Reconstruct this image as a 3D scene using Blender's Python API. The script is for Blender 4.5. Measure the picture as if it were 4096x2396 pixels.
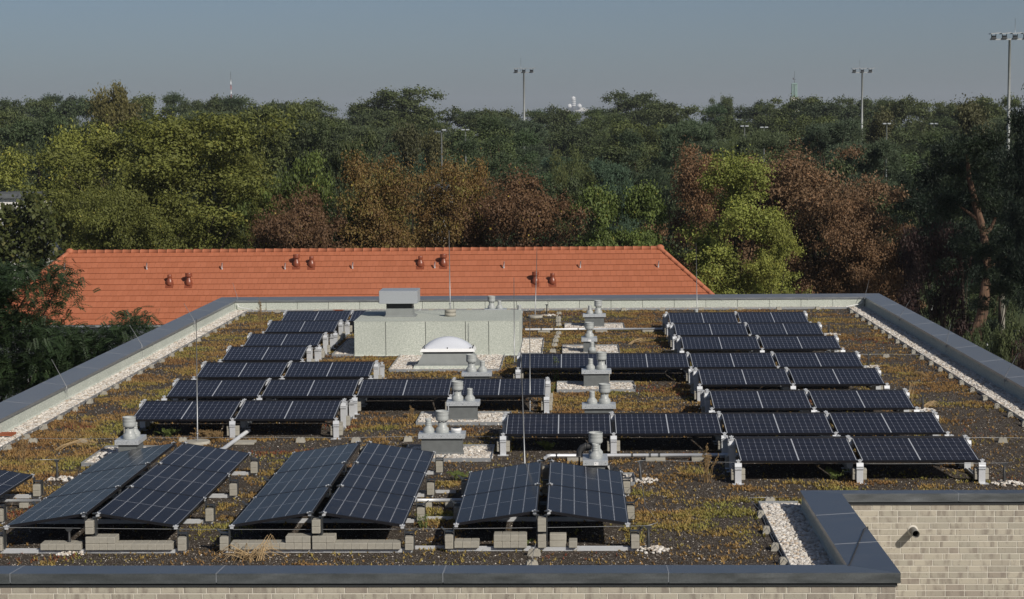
import bpy, bmesh, math, random
import numpy as np
from mathutils import Vector, Matrix
random.seed(7); rng = np.random.default_rng(7)
scene = bpy.context.scene
for o in list(bpy.data.objects): bpy.data.objects.remove(o, do_unlink=True)
C = scene.collection

# ------------------------------------------------------------------ camera
F_PX, PITCH, YAW, ROLL, CAM_H = 7389.25, .0908, .0330, -.0088, 5.0178   # focal length in photo pixels (4096 wide)
def cam_axes():
    cy, sy, cp, sp = math.cos(YAW), math.sin(YAW), math.cos(PITCH), math.sin(PITCH)
    fwd = np.array([-sy*cp, cy*cp, -sp]); right = np.array([cy, sy, 0.]); up = np.cross(right, fwd)
    c, s = math.cos(ROLL), math.sin(ROLL)
    return c*right + s*up, -s*right + c*up, fwd
AX, AY, AF = cam_axes(); CAM = np.array([0., 0., CAM_H])
cam = bpy.data.cameras.new('camera'); camo = bpy.data.objects.new('camera', cam); C.objects.link(camo)
m = Matrix.Identity(4)
for i in range(3):
    m[i][0] = AX[i]; m[i][1] = AY[i]; m[i][2] = -AF[i]; m[i][3] = CAM[i]
camo.matrix_world = m
cam.sensor_fit = 'HORIZONTAL'; cam.sensor_width = 36.0; cam.lens = 36.0*F_PX/4096
cam.clip_start = .5; cam.clip_end = 30000
scene.camera = camo

# ------------------------------------------------------------------ sky, sun, exposure
SUN_VEC = Vector((.95, -1.2, 1.0)).normalized()          # towards the sun
sun_el = math.asin(SUN_VEC.z); sun_az = math.atan2(SUN_VEC.x, SUN_VEC.y)
world = bpy.data.worlds.new('World'); scene.world = world; world.use_nodes = True
wn = world.node_tree.nodes; wn.clear()
sky = wn.new('ShaderNodeTexSky'); sky.sky_type = 'NISHITA'; sky.sun_disc = False
sky.sun_elevation = sun_el; sky.sun_rotation = sun_az
sky.altitude = 100; sky.air_density = .70; sky.dust_density = 1.5; sky.ozone_density = 2.6
bg = wn.new('ShaderNodeBackground'); bg.inputs['Strength'].default_value = .05
wo = wn.new('ShaderNodeOutputWorld')
world.node_tree.links.new(sky.outputs[0], bg.inputs[0]); world.node_tree.links.new(bg.outputs[0], wo.inputs[0])
sl = bpy.data.lights.new('sun', 'SUN'); sl.energy = 3.7; sl.angle = math.radians(.53); sl.color = (1, .93, .82)
so = bpy.data.objects.new('sun', sl); C.objects.link(so); so.rotation_euler = SUN_VEC.to_track_quat('Z', 'Y').to_euler()
so.location = (20, -30, 40)
vs = scene.view_settings; vs.view_transform = 'Standard'; vs.look = 'None'; vs.exposure = 0.2; vs.gamma = 1.0
vs.use_curve_mapping = False
scene.render.engine = 'CYCLES'

# ------------------------------------------------------------------ photo pixel -> place
def ray(u, v):
    return AX*((u-2048)/F_PX) - AY*((v-1198)/F_PX) + AF
def gp(p, z=0.):
    r = ray(*p); return CAM + r*((z-CAM_H)/r[2])           # where the pixel's ray meets the level z
def dp(p, Y):
    r = ray(*p); return CAM + r*(Y/r[1])                   # where it meets the upright plane at depth Y
def Zm(x0, y0, s): return lambda x, y: (x0+x/s, y0+y/s)
r4 = Zm(0, 950, 1.9658); r5 = Zm(1024, 1100, 1.9658); r6 = Zm(2048, 1100, 1.9658); r7 = Zm(3072, 1100, 1.9658)
b1 = Zm(0, 1600, 1.8516); b2 = Zm(1024, 1600, 1.8516); b3 = Zm(2048, 1600, 1.8516); b4 = Zm(3072, 1600, 1.8516)
dd = Zm(0, 0, 1/1.62540)                                    # pixels of the 2520-wide view

# ------------------------------------------------------------------ object helpers
def wloc(o):
    v = Vector((0, 0, 0))
    while o is not None: v += o.location; o = o.parent
    return v
def tag(o, label=None, cat=None, group=None, kind=None):
    if label: o['label'] = label
    if cat: o['category'] = cat
    if group: o['group'] = group
    if kind: o['kind'] = kind
    return o
def thing(name, loc, label, cat, group=None):
    o = bpy.data.objects.new(name, None); C.objects.link(o); o.location = loc; o.empty_display_size = .1
    return tag(o, label, cat, group)
def obj(name, me, parent=None, loc=None):
    o = bpy.data.objects.new(name, me); C.objects.link(o)
    if loc is not None: o.location = loc
    if parent is not None: o.parent = parent
    return o
def setmat(me, mat):
    me.materials.clear(); me.materials.append(mat)
class MB:
    def __init__(s): s.v = []; s.f = []; s.sm = []
    def add(s, vs, fs, smooth=False):
        b = len(s.v); s.v += [tuple(map(float, p)) for p in vs]
        for f in fs: s.f.append([b+i for i in f]); s.sm.append(smooth)
        return s
    def box(s, x0, x1, y0, y1, z0, z1):
        return s.hexa([(x0,y0,z0),(x1,y0,z0),(x1,y1,z0),(x0,y1,z0),(x0,y0,z1),(x1,y0,z1),(x1,y1,z1),(x0,y1,z1)])
    def hexa(s, p):
        return s.add(p, [(0,3,2,1),(4,5,6,7),(0,1,5,4),(1,2,6,5),(2,3,7,6),(3,0,4,7)])
    def bbox(s, x0, x1, y0, y1, z0, z1, b=.004):
        # box with chamfered upper and side edges (cheap bevel)
        bm = bmesh.new(); bmesh.ops.create_cube(bm, size=1)
        for v in bm.verts:
            v.co = ((x0+x1)/2+v.co.x*(x1-x0), (y0+y1)/2+v.co.y*(y1-y0), (z0+z1)/2+v.co.z*(z1-z0))
        bmesh.ops.bevel(bm, geom=list(bm.edges), offset=b, segments=1, affect='EDGES')
        bm.verts.index_update()
        s.add([v.co for v in bm.verts], [[v.index for v in f.verts] for f in bm.faces]); bm.free(); return s
    def tube(s, pts, r, n=8, r2=None, caps=True):
        pts = [Vector(p) for p in pts]; rs = r if isinstance(r, (list, tuple)) else [r + ((r2 if r2 is not None else r)-r)*i/(len(pts)-1) for i in range(len(pts))]
        base = len(s.v); up = Vector((0, 0, 1))
        for i, p in enumerate(pts):
            t = (pts[min(i+1, len(pts)-1)]-pts[max(i-1, 0)]).normalized()
            a = t.cross(up)
            if a.length < 1e-3: a = t.cross(Vector((0, 1, 0)))
            a.normalize(); b = a.cross(t)
            for k in range(n):
                an = 2*math.pi*k/n; q = p + (a*math.cos(an)+b*math.sin(an))*rs[i]; s.v.append(tuple(q))
        for i in range(len(pts)-1):
            for k in range(n):
                k2 = (k+1) % n; s.f.append([base+i*n+k, base+i*n+k2, base+(i+1)*n+k2, base+(i+1)*n+k]); s.sm.append(True)
        if caps:
            s.f.append([base+k for k in range(n)]); s.sm.append(False)
            s.f.append([base+(len(pts)-1)*n+k for k in reversed(range(n))]); s.sm.append(False)
        return s
    def lathe(s, cx, cy, prof, n=24, smooth=True, caps=True):
        base = len(s.v)
        for r, z in prof:
            for k in range(n):
                an = 2*math.pi*k/n; s.v.append((cx+r*math.cos(an), cy+r*math.sin(an), z))
        for i in range(len(prof)-1):
            for k in range(n):
                k2 = (k+1) % n; s.f.append([base+i*n+k, base+i*n+k2, base+(i+1)*n+k2, base+(i+1)*n+k]); s.sm.append(smooth)
        if caps:
            s.f.append([base+k for k in reversed(range(n))]); s.sm.append(False)
            s.f.append([base+(len(prof)-1)*n+k for k in range(n)]); s.sm.append(False)
        return s
    def mesh(s, name, mat, off=(0, 0, 0)):
        me = bpy.data.meshes.new(name)
        ox, oy, oz = off
        me.from_pydata([(x-ox, y-oy, z-oz) for x, y, z in s.v], [], s.f)
        me.polygons.foreach_set('use_smooth', s.sm); setmat(me, mat); me.update(); return me
    def build(s, name, mat, parent=None):
        """one mesh object; coordinates were given in world space"""
        off = wloc(parent) if parent is not None else Vector((0, 0, 0))
        return obj(name, s.mesh(name, mat, off), parent)
    def build_at(s, name, mat, loc):
        o = obj(name, s.mesh(name, mat, loc)); o.location = loc; return o
def np_mesh(name, V, Fc, mat, attrs=None, smooth=False):
    """V (n,3), Fc (m,k) of one face size; attrs: name -> per-face float"""
    me = bpy.data.meshes.new(name); n, k = Fc.shape
    me.vertices.add(len(V)); me.vertices.foreach_set('co', np.asarray(V, np.float32).ravel())
    me.loops.add(n*k); me.loops.foreach_set('vertex_index', np.asarray(Fc, np.int32).ravel())
    me.polygons.add(n); me.polygons.foreach_set('loop_start', np.arange(0, n*k, k, dtype=np.int32))
    try: me.polygons.foreach_set('loop_total', np.full(n, k, np.int32))
    except Exception: pass
    me.polygons.foreach_set('use_smooth', np.full(n, smooth))
    for an, av in (attrs or {}).items():
        a = me.attributes.new(an, 'FLOAT', 'FACE'); a.data.foreach_set('value', np.asarray(av, np.float32))
    setmat(me, mat); me.update(calc_edges=True); me.validate(); return me

# ------------------------------------------------------------------ materials
class NT:
    def __init__(s, name):
        s.m = bpy.data.materials.new(name); s.m.use_nodes = True; s.t = s.m.node_tree; s.n = s.t.nodes; s.n.clear()
        s.out = s.n.new('ShaderNodeOutputMaterial'); s.p = s.n.new('ShaderNodeBsdfPrincipled'); s.l(s.p.outputs[0], s.out.inputs[0])
    def l(s, a, b): s.t.links.new(a, b)
    def node(s, typ, **kw):
        n = s.n.new(typ)
        for k, v in kw.items():
            if k.startswith('_'): setattr(n, k[1:], v)
            else:
                i = n.inputs[int(k[1:])] if k[0] == 'i' and k[1:].isdigit() else n.inputs[k]
                if hasattr(v, 'type') and hasattr(v, 'is_linked'): s.l(v, i)
                else: i.default_value = v
        return n
    def coord(s, kind='Object'): return s.n.new('ShaderNodeTexCoord').outputs[kind]
    def noise(s, scale, detail=4, vec=None, rough=.55):
        n = s.node('ShaderNodeTexNoise', Scale=scale, Detail=detail, Roughness=rough)
        s.l(vec if vec is not None else s.coord(), n.inputs['Vector']); return n.outputs['Fac']
    def ramp(s, fac, stops, interp='LINEAR'):
        r = s.n.new('ShaderNodeValToRGB'); r.color_ramp.interpolation = interp; e = r.color_ramp.elements
        while len(e) < len(stops): e.new(.5)
        for i, (p, c) in enumerate(stops):
            e[i].position = p; e[i].color = (c[0], c[1], c[2], 1) if hasattr(c, '__len__') else (c, c, c, 1)
        s.l(fac, r.inputs[0]); return r.outputs[0]
    def mix(s, fac, a, b, blend='MIX'):
        n = s.n.new('ShaderNodeMix'); n.data_type = 'RGBA'; n.blend_type = blend
        for i, v in ((0, fac), (6, a), (7, b)):
            if hasattr(v, 'is_linked'): s.l(v, n.inputs[i])
            else: n.inputs[i].default_value = (v if i == 0 else (v[0], v[1], v[2], 1))
        return n.outputs[2]
    def math(s, op, a, b=None, c=None):
        n = s.n.new('ShaderNodeMath'); n.operation = op
        for i, v in enumerate((a, b, c)):
            if v is None: continue
            if hasattr(v, 'is_linked'): s.l(v, n.inputs[i])
            else: n.inputs[i].default_value = v
        return n.outputs[0]
    def attr(s, name): n = s.n.new('ShaderNodeAttribute'); n.attribute_name = name; return n.outputs['Fac']
    def rand(s): return s.n.new('ShaderNodeObjectInfo').outputs['Random']
    def bump(s, h, strength=.4, dist=.01):
        b = s.n.new('ShaderNodeBump'); b.inputs['Strength'].default_value = strength; b.inputs['Distance'].default_value = dist
        s.l(h, b.inputs['Height']); s.l(b.outputs[0], s.p.inputs['Normal'])
    def set(s, col=None, rough=None, metal=None, spec=None):
        if col is not None:
            if hasattr(col, 'is_linked'): s.l(col, s.p.inputs['Base Color'])
            else: s.p.inputs['Base Color'].default_value = (*col, 1)
        for k, v in (('Roughness', rough), ('Metallic', metal), ('Specular IOR Level', spec)):
            if v is None: continue
            if hasattr(v, 'is_linked'): s.l(v, s.p.inputs[k])
            else: s.p.inputs[k].default_value = v
        return s.m
def simple(name, col, rough=.6, metal=0., nscale=20, var=.15, bump=0., spec=.5):
    t = NT(name); f = t.noise(nscale)
    c = t.mix(f, tuple(x*(1-var) for x in col), tuple(min(1, x*(1+var)) for x in col))
    if bump: t.bump(f, bump, .005)
    return t.set(c, rough, metal, spec)
M = {}
# metal coping: blue-grey coated sheet with streaks and a few bird spots
def coping_mat(name='coping_metal', lo=(.225, .238, .258), hi=(.335, .35, .372), metal=.86):
    t = NT(name); c = t.coord(); mp = t.node('ShaderNodeMapping'); t.l(c, mp.inputs[0]); mp.inputs['Scale'].default_value = (1.2, 6, 6)
    f = t.noise(2.2, 5, mp.outputs[0]); g = t.noise(60, 3)
    col = t.ramp(f, [(.25, lo), (.7, hi)])
    col = t.mix(t.ramp(g, [(.35, 0), (.8, .35)]), col, (.12, .13, .145))
    mp2 = t.node('ShaderNodeMapping'); t.l(t.coord('Generated'), mp2.inputs[0]); mp2.inputs['Scale'].default_value = (9, 2.5, 2)
    v = t.node('ShaderNodeTexVoronoi', Scale=3.2); t.l(mp2.outputs[0], v.inputs['Vector'])
    col = t.mix(t.ramp(v.outputs['Distance'], [(.02, .55), (.05, 0)]), col, (.5, .5, .5))
    t.bump(f, .08, .01)
    return t.set(col, t.ramp(f, [(.3, .30), (.8, .46)]), metal, .5)
M['coping'] = coping_mat()
M['coping_lit'] = coping_mat('coping_metal_lit', (.195, .21, .228), (.285, .30, .318), .45)  # same sheet made paler: sunlit look of side and rear copings painted in
M['seam'] = simple('coping_seam', (.34, .36, .39), .5, .5)
def felt_mat():
    t = NT('mineral_felt'); a = t.math('ADD', t.math('MULTIPLY', t.noise(130, 3, None, .7), .5), t.math('MULTIPLY', t.noise(28, 4, None, .85), .5)); b = t.noise(1.3, 5); r = t.rand()
    col = t.ramp(a, [(.38, (.26, .30, .26)), (.5, (.47, .50, .455)), (.62, (.72, .74, .68))])
    col = t.mix(t.ramp(b, [(.35, 0), (.75, .4)]), col, (.35, .38, .345))
    col = t.mix(t.math('MULTIPLY', r, .14), col, (.24, .265, .235)); t.bump(a, .35, .004)
    return t.set(col, .95, 0, .2)
M['felt'] = felt_mat()
M['bitumen'] = simple('black_bitumen', (.025, .027, .03), .8)
M['dark_felt'] = simple('grey_bitumen_sheet', (.115, .125, .128), .75, 0, 9, .3, .35)
M['grey_felt'] = simple('light_grey_membrane', (.20, .215, .215), .7, 0, 6, .2, .3)
def brick_mat():
    t = NT('clinker_brick'); c = t.coord(); r = t.rand()
    ad = t.node('ShaderNodeVectorMath', _operation='ADD'); t.l(c, ad.inputs[0])
    cb = t.node('ShaderNodeCombineXYZ'); t.l(t.math('MULTIPLY', r, 37.), cb.inputs[0]); t.l(t.math('MULTIPLY', r, 91.), cb.inputs[2]); t.l(cb.outputs[0], ad.inputs[1])
    mp = t.node('ShaderNodeMapping'); t.l(ad.outputs[0], mp.inputs[0]); mp.inputs['Scale'].default_value = (11, 1, 3)
    f = t.noise(1., 3, mp.outputs[0]); g = t.noise(70, 4, ad.outputs[0])
    base = t.ramp(r, [(0, (.36, .335, .28)), (.3, (.42, .385, .32)), (.5, (.335, .315, .265)), (.65, (.26, .225, .195)), (.75, (.39, .355, .295)), (.9, (.29, .265, .225)), (1, (.37, .35, .295))])
    col = t.mix(t.ramp(f, [(.5, 0), (.64, .75)]), base, (.175, .148, .132))
    col = t.mix(t.math('MULTIPLY', g, .25), col, (.45, .40, .31))
    v = t.node('ShaderNodeTexVoronoi', Scale=14); t.l(ad.outputs[0], v.inputs['Vector'])
    col = t.mix(t.ramp(v.outputs['Distance'], [(.05, .7), (.11, 0)]), col, (.09, .07, .06))
    t.bump(g, .5, .004); return t.set(col, .85, 0, .3)
M['brick'] = brick_mat()
M['mortar'] = simple('mortar', (.55, .52, .46), .9, 0, 90, .12, .4)
def soil_mat():
    t = NT('roof_substrate'); c = t.coord()
    a = t.noise(9, 6); b = t.noise(140, 4)
    col = t.ramp(a, [(.3, (.062, .050, .041)), (.55, (.100, .081, .064)), (.8, (.14, .11, .082))])
    col = t.mix(t.math('MULTIPLY', b, .55), col, (.02, .017, .015))
    v = t.node('ShaderNodeTexVoronoi', Scale=62); t.l(c, v.inputs['Vector'])
    sel = t.math('GREATER_THAN', t.node('ShaderNodeSeparateColor', i0=v.outputs['Color']).outputs[0], .70)
    spot = t.math('MULTIPLY', sel, t.ramp(v.outputs['Distance'], [(.30, 1), (.45, 0)]))
    sp2 = t.ramp(t.node('ShaderNodeSeparateColor', i0=v.outputs['Color']).outputs[1], [(0, (.13, .10, .08)), (.5, (.32, .29, .26)), (1, (.66, .63, .58))])
    col = t.mix(spot, col, sp2)
    h = t.math('ADD', b, t.math('MULTIPLY', v.outputs['Distance'], -1.2)); t.bump(h, .9, .015)
    return t.set(col, .95, 0, .15)
M['soil'] = soil_mat()
def attr_ramp(name, stops, rough=.8, attr='rnd', noise=None, transl=0., spec=.3):
    t = NT(name); col = t.ramp(t.attr(attr), stops); t.set(col, rough, 0, spec)
    if transl:
        tr = t.n.new('ShaderNodeBsdfTranslucent'); t.l(col, tr.inputs[0]); mx = t.n.new('ShaderNodeMixShader')
        mx.inputs[0].default_value = transl; t.l(t.p.outputs[0], mx.inputs[1]); t.l(tr.outputs[0], mx.inputs[2]); t.l(mx.outputs[0], t.out.inputs[0])
    return t.m
M['gravel'] = attr_ramp('white_gravel', [(0, (.38, .34, .29)), (.2, (.50, .46, .41)), (.45, (.60, .57, .53)), (.8, (.68, .66, .63)), (.93, (.46, .36, .26)), (1, (.28, .26, .25))], .8)
M['pebble'] = attr_ramp('loose_pebble', [(0, (.14, .10, .08)), (.4, (.30, .26, .22)), (1, (.66, .62, .57))], .85)
M['sedum'] = attr_ramp('sedum', [(0, (.20, .11, .058)), (.22, (.28, .16, .07)), (.45, (.35, .225, .088)), (.62, (.35, .26, .088)), (.8, (.29, .26, .078)), (.95, (.26, .275, .075)), (1, (.25, .085, .055))], .85, transl=.2, spec=.2)
M['alu'] = simple('aluminium', (.60, .62, .65), .45, .35, 30, .08)
M['alu_dull'] = simple('dull_aluminium', (.36, .38, .40), .5, .6, 30, .12)
M['galv'] = simple('galvanised_sheet', (.46, .49, .52), .45, .45, 40, .12, .1)
def galv2():
    t = NT('spangled_sheet'); v = t.node('ShaderNodeTexVoronoi', Scale=90); t.l(t.coord(), v.inputs['Vector'])
    col = t.mix(t.node('ShaderNodeSeparateColor', i0=v.outputs['Color']).outputs[0], (.40, .43, .46), (.56, .59, .62))
    return t.set(col, .45, .35, .5)
M['spangle'] = galv2()
M['vent'] = simple('grey_vent_plastic', (.34, .36, .36), .42, 0, 12, .05)
M['white'] = simple('white_plastic', (.76, .77, .78), .35, 0, 10, .04)
M['black'] = simple('black_plastic', (.018, .019, .021), .4)
M['rubber'] = simple('black_rubber', (.03, .031, .033), .6)
def conc():
    t = NT('concrete'); f = t.noise(120, 4); g = t.noise(9, 4); r = t.rand()
    col = t.ramp(g, [(.3, (.33, .31, .265)), (.7, (.44, .42, .36))]); col = t.mix(t.math('MULTIPLY', f, .5), col, (.20, .19, .17))
    col = t.mix(t.math('MULTIPLY', r, .3), col, (.25, .245, .22)); t.bump(f, .5, .004); return t.set(col, .92, 0, .2)
M['concrete'] = conc()
M['wire'] = simple('steel_wire', (.36, .37, .38), .45, .6)
M['dark_steel'] = simple('dark_steel', (.06, .065, .07), .5, .4)
M['frame'] = simple('black_anodised_frame', (.018, .018, .022), .38, .4)
M['backsheet'] = simple('panel_backsheet', (.05, .05, .055), .6)
def cells(name, nu, nv, mode):
    """UV in metres-free units: u over the long side, v over the short side"""
    t = NT(name); uv = t.coord('UV'); sp = t.node('ShaderNodeSeparateXYZ'); t.l(uv, sp.inputs[0]); u, v = sp.outputs[0], sp.outputs[1]
    def line(x, n, w):     # 1 on the joints between n divisions
        fx = t.math('FRACT', t.math('MULTIPLY', x, float(n))); d = t.math('MINIMUM', fx, t.math('SUBTRACT', 1., fx)); return t.math('LESS_THAN', d, w*n), d
    g = t.noise(3, 4)
    base = t.ramp(g, [(.3, (.0125, .0128, .0185)), (.7, (.0175, .0178, .0245))])
    if mode == 'A':
        lu, du = line(u, nu, .0014); lv, dv = line(v, nv, .0021)
        col = t.mix(t.math('MAXIMUM', lu, lv), base, (.16, .17, .21))
        dia = t.math('LESS_THAN', t.math('ADD', t.math('MULTIPLY', du, 1.66/nu), t.math('MULTIPLY', dv, 1.0/nv)), .0105)
        col = t.mix(dia, col, (.36, .37, .40))
        mid = t.math('LESS_THAN', t.math('ABSOLUTE', t.math('SUBTRACT', u, .5)), .0052); col = t.mix(mid, col, (.46, .48, .52))
        eu = t.math('LESS_THAN', t.math('MINIMUM', u, t.math('SUBTRACT', 1., u)), .0065); col = t.mix(eu, col, (.48, .50, .54))
    else:
        hu, du = line(u, nu, .0011)
        col = t.mix(t.math('MULTIPLY', hu, .55), base, (.045, .048, .058))
        lv, dv = line(v, nv, .0026); col = t.mix(lv, col, (.30, .31, .34))
        dia = t.math('LESS_THAN', t.math('ADD', t.math('MULTIPLY', du, 1.66/nu), t.math('MULTIPLY', dv, 1.0/nv)), .0115); col = t.mix(dia, col, (.46, .47, .5))
        mid = t.math('LESS_THAN', t.math('ABSOLUTE', t.math('SUBTRACT', u, .5)), .0027); col = t.mix(mid, col, (.34, .35, .38))
        ev = t.math('LESS_THAN', t.math('MINIMUM', v, t.math('SUBTRACT', 1., v)), .006); col = t.mix(ev, col, (.36, .37, .40))
    dn = t.noise(5, 5); dirt = t.math('MULTIPLY', t.ramp(dn, [(.4, 0), (.8, 1)]), t.math('ADD', .015, t.math('MULTIPLY', t.rand(), .05))); col = t.mix(dirt, col, (.25, .23, .2))
    t.p.inputs['IOR'].default_value = 1.42 if mode == 'A' else 1.3
    t.set(col, t.ramp(dn, [(.3, .12), (.8, .22)]), 0, .24 if mode == 'A' else .08)
    return t.m
M['cellsA'] = cells('mono_cells_grid', 18, 6, 'A')
M['cellsB'] = cells('mono_cells_strips', 20, 6, 'B')
def tile_mat():
    t = NT('clay_tile'); g = t.noise(14, 4); r = t.rand(); b = t.noise(.35, 3)
    col = t.ramp(r, [(0, (.355, .118, .059)), (.5, (.375, .126, .064)), (1, (.395, .135, .07))])
    col = t.mix(t.math('MULTIPLY', g, .2), col, (.31, .095, .048)); col = t.mix(t.math('MULTIPLY', b, .12), col, (.42, .16, .09))
    return t.set(col, .7, 0, .35)
M['tile'] = tile_mat()
M['terracotta'] = simple('glazed_terracotta', (.20, .055, .028), .35, 0, 10, .15)
def tile_attr():
    return attr_ramp('clay_tile_far', [(0, (.345, .114, .057)), (.5, (.365, .122, .062)), (1, (.385, .131, .068))], .7)
M['tile_far'] = tile_attr()
M['plaster'] = simple('white_plaster', (.72, .71, .69), .85, 0, 3, .06)
M['roofgrey'] = simple('grey_roofing', (.12, .13, .14), .6, .2, 4, .3)
M['windowglass'] = simple('dark_window', (.02, .022, .026), .12)
def dome_mat():
    t = NT('opal_acrylic'); t.set((.66, .69, .76), .28, 0, .5); t.p.inputs['Transmission Weight'].default_value = .12; t.p.inputs['Coat Weight'].default_value = .4; return t.m
M['dome'] = dome_mat()
M['orange'] = simple('orange_plastic', (.30, .085, .035), .65)
M['strawA'] = simple('dry_straw', (.42, .30, .16), .8, 0, 20, .25)
M['strawB'] = simple('dead_flower_stalk', (.24, .16, .075), .85, 0, 30, .3)
M['weed'] = simple('green_weed', (.13, .17, .045), .7, 0, 30, .4)
def bark(name, a, b):
    t = NT(name); mp = t.node('ShaderNodeMapping'); t.l(t.coord(), mp.inputs[0]); mp.inputs['Scale'].default_value = (6, 6, 1.2)
    f = t.noise(2, 6, mp.outputs[0]); col = t.ramp(f, [(.35, a), (.65, b)]); t.bump(f, .7, .04); return t.set(col, .95, 0, .2)
M['bark'] = bark('dark_bark', (.028, .022, .017), (.075, .06, .047))
M['pinebark'] = bark('red_pine_bark', (.07, .047, .035), (.165, .10, .068))
M['birchbark'] = bark('birch_bark', (.30, .29, .27), (.62, .61, .58))

# ================================================================== THE BUILDING WITH THE FLAT ROOF
ZG = -13.0                                   # street level
bld = thing('flat_roof_building', (0, 36, ZG), 'pale brick building with flat planted roof and blue-grey metal coping in front', 'building')
YF, YR, XR0, XR1 = 19.44, 23.75, 2.977, 3.473  # front coping edge, recessed coping edge, return coping (inner, outer)
XLI, XLO, XRI, XRO, YBI, YBO = -9.57, -10.07, 8.187, 8.68, 51.97, 52.5
# walls (mortar bodies) and roof slab
w = MB(); w.box(-10.1, XR1-.045, YF+.049, YF+.36, ZG, .18)
wall_f = w.build('wall', M['mortar'], bld)
w = MB(); w.box(XR1-.4, 8.7, YR+.049, YR+.36, ZG, .18)
wall_r = w.build('wall', M['mortar'], bld)
w = MB(); w.box(XR1-.4, XR1-.05, YF+.37, YR+.04, ZG, .17); w.box(XLO+.05, XLI-.05, YF+.37, YBO-.05, ZG, .24); w.box(XRI+.05, XRO-.05, YR+.37, YBO-.05, ZG, .24); w.box(XLI-.04, XRI+.04, YBI+.05, YBO-.06, ZG, .24)
w.build('side_wall', M['mortar'], bld)
w = MB(); w.box(XLI-.04, XR0+.02, YF+.4, YR+.4, -.3, 0); w.box(XLI-.04, XRI+.04, YR+.4, YBI+.04, -.3, 0)
roof = w.build('roof', M['soil'], bld)
# black strip under the brick-wall copings, partly the overhang's shadow painted in
w = MB(); w.box(-10.1, XR1-.03, YF+.03, YF+.045, .145, .20); w.box(XR1-.36, 8.7, YR+.03, YR+.045, .145, .20); w.build('shadow_flashing', M['bitumen'], bld)
# bricks: every one in view is a mesh of its own
bk = MB(); bk.bbox(-.12, .12, -.006, .05, -.0355, .0355, .003); brick_me = bk.mesh('brick', M['brick'])
bk = MB(); bk.bbox(-.0575, .0575, -.006, .05, -.0355, .0355, .003); half_me = bk.mesh('half_brick', M['brick'])
PX, PZ = .250, .0815
far_bricks = MB()
def lay(wall, x0, x1, yface, ztop, n0, n1, sx0, sx1):
    """courses n0..n1 from the top; singles between sx0 and sx1"""
    wl = wloc(wall)
    for c in range(n0, n1):
        rr = random.Random(c*31+int(x0*7)); z = ztop - .0355 - c*PZ; x = x0 + rr.choice((0, .083, .125, .166)) - .25
        while x < x1:
            half = rr.random() < .09; ln = .125 if half else .25
            xc = x+ln/2
            if xc-ln/2 > x0-.02 and xc+ln/2 < x1+.06:
                if sx0 < xc < sx1 and c < N_SINGLE:
                    o = obj('brick', half_me if half else brick_me, wall, (xc-wl.x, yface-wl.y, z-wl.z))
                else:
                    h = ln/2-.005; far_bricks.box(xc-h, xc+h, yface-.006, yface+.05, z-.0355, z+.0355)
            elif xc+ln/2 >= x1+.06 and x1-x > .03:
                far_bricks.box(x+.005, x1, yface-.006, yface+.05, z-.0355, z+.0355)
            elif xc+ln/2 > x0+.03 and xc-ln/2 <= x0-.02:
                far_bricks.box(x0, x+ln-.005, yface-.006, yface+.05, z-.0355, z+.0355)
            x += ln
N_SINGLE = 2
lay(wall_f, -10.1, XR1-.05, YF+.05, .145, 0, 14, -6.1, XR1)
N_SINGLE = 15
lay(wall_r, XR1-.1, 8.7, YR+.05, .145, 0, 26, XR1-.1, 6.15)
fb = far_bricks.build('brick_courses', M['brick'], bld); tag(fb, kind='stuff')
# copings, sheet by sheet (inner edge lower than outer, so that water drains to the roof)
def sheet(pi0, pi1, po0, po1, zi, zo, di=.06, do=.11):
    p = [(*pi0, zi-di), (*pi1, zi-di), (*po1, zo-do), (*po0, zo-do), (*pi0, zi), (*pi1, zi), (*po1, zo), (*po0, zo)]
    a = Vector(p[1])-Vector(p[0]); b = Vector(p[3])-Vector(p[0])
    if a.cross(b).z < 0: p = [p[3], p[2], p[1], p[0], p[7], p[6], p[5], p[4]]
    w = MB(); w.hexa(p); o = w.build('coping_sheet', M['coping_lit' if zo > .32 else 'coping'], bld)
    return o
def seam(o, pi, po, dx, dy, zi, zo):
    w = MB(); e = -.0025
    w.hexa([(pi[0]-dx, pi[1]-dy, zi-.07), (pi[0]+dx, pi[1]+dy, zi-.07), (po[0]+dx, po[1]+dy, zo-.1), (po[0]-dx, po[1]-dy, zo-.1),
            (pi[0]-dx, pi[1]-dy, zi-e), (pi[0]+dx, pi[1]+dy, zi-e), (po[0]+dx, po[1]+dy, zo-e), (po[0]-dx, po[1]-dy, zo-e)])
    w.build('joint_strip', M['seam'], o)
g = .005
def run_x(xs, yi, yo, zi, zo, mitre0=None, mitre1=None, di=.06, do=.11):
    for k in range(len(xs)-1):
        a, b = xs[k], xs[k+1]; ai = ao = a+g; bi = bo = b-g
        if k == 0 and mitre0: ai, ao = mitre0
        if k == len(xs)-2 and mitre1: bi, bo = mitre1
        o = sheet((ai, yi), (bi, yi), (ao, yo), (bo, yo), zi, zo, di, do)
        if k < len(xs)-2: seam(o, (b, yi+(.004 if yi < yo else -.004)), (b, yo-(.004 if yi < yo else -.004)), .007, 0, zi, zo)
def run_y(ys, xi, xo, zi, zo, mitre0=None, mitre1=None, di=.06, do=.11):
    for k in range(len(ys)-1):
        a, b = ys[k], ys[k+1]; ai = ao = a+g; bi = bo = b-g
        if k == 0 and mitre0: ai, ao = mitre0
        if k == len(ys)-2 and mitre1: bi, bo = mitre1
        o = sheet((xi, ai), (xi, bi), (xo, ao), (xo, bo), zi, zo, di, do)
        if k < len(ys)-2: seam(o, (xi+(.004 if xi < xo else -.004), b), (xo-(.004 if xi < xo else -.004), b), 0, .007, zi, zo)
YFI, YRI = 19.94, 24.14                       # inner edges of the front copings
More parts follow.
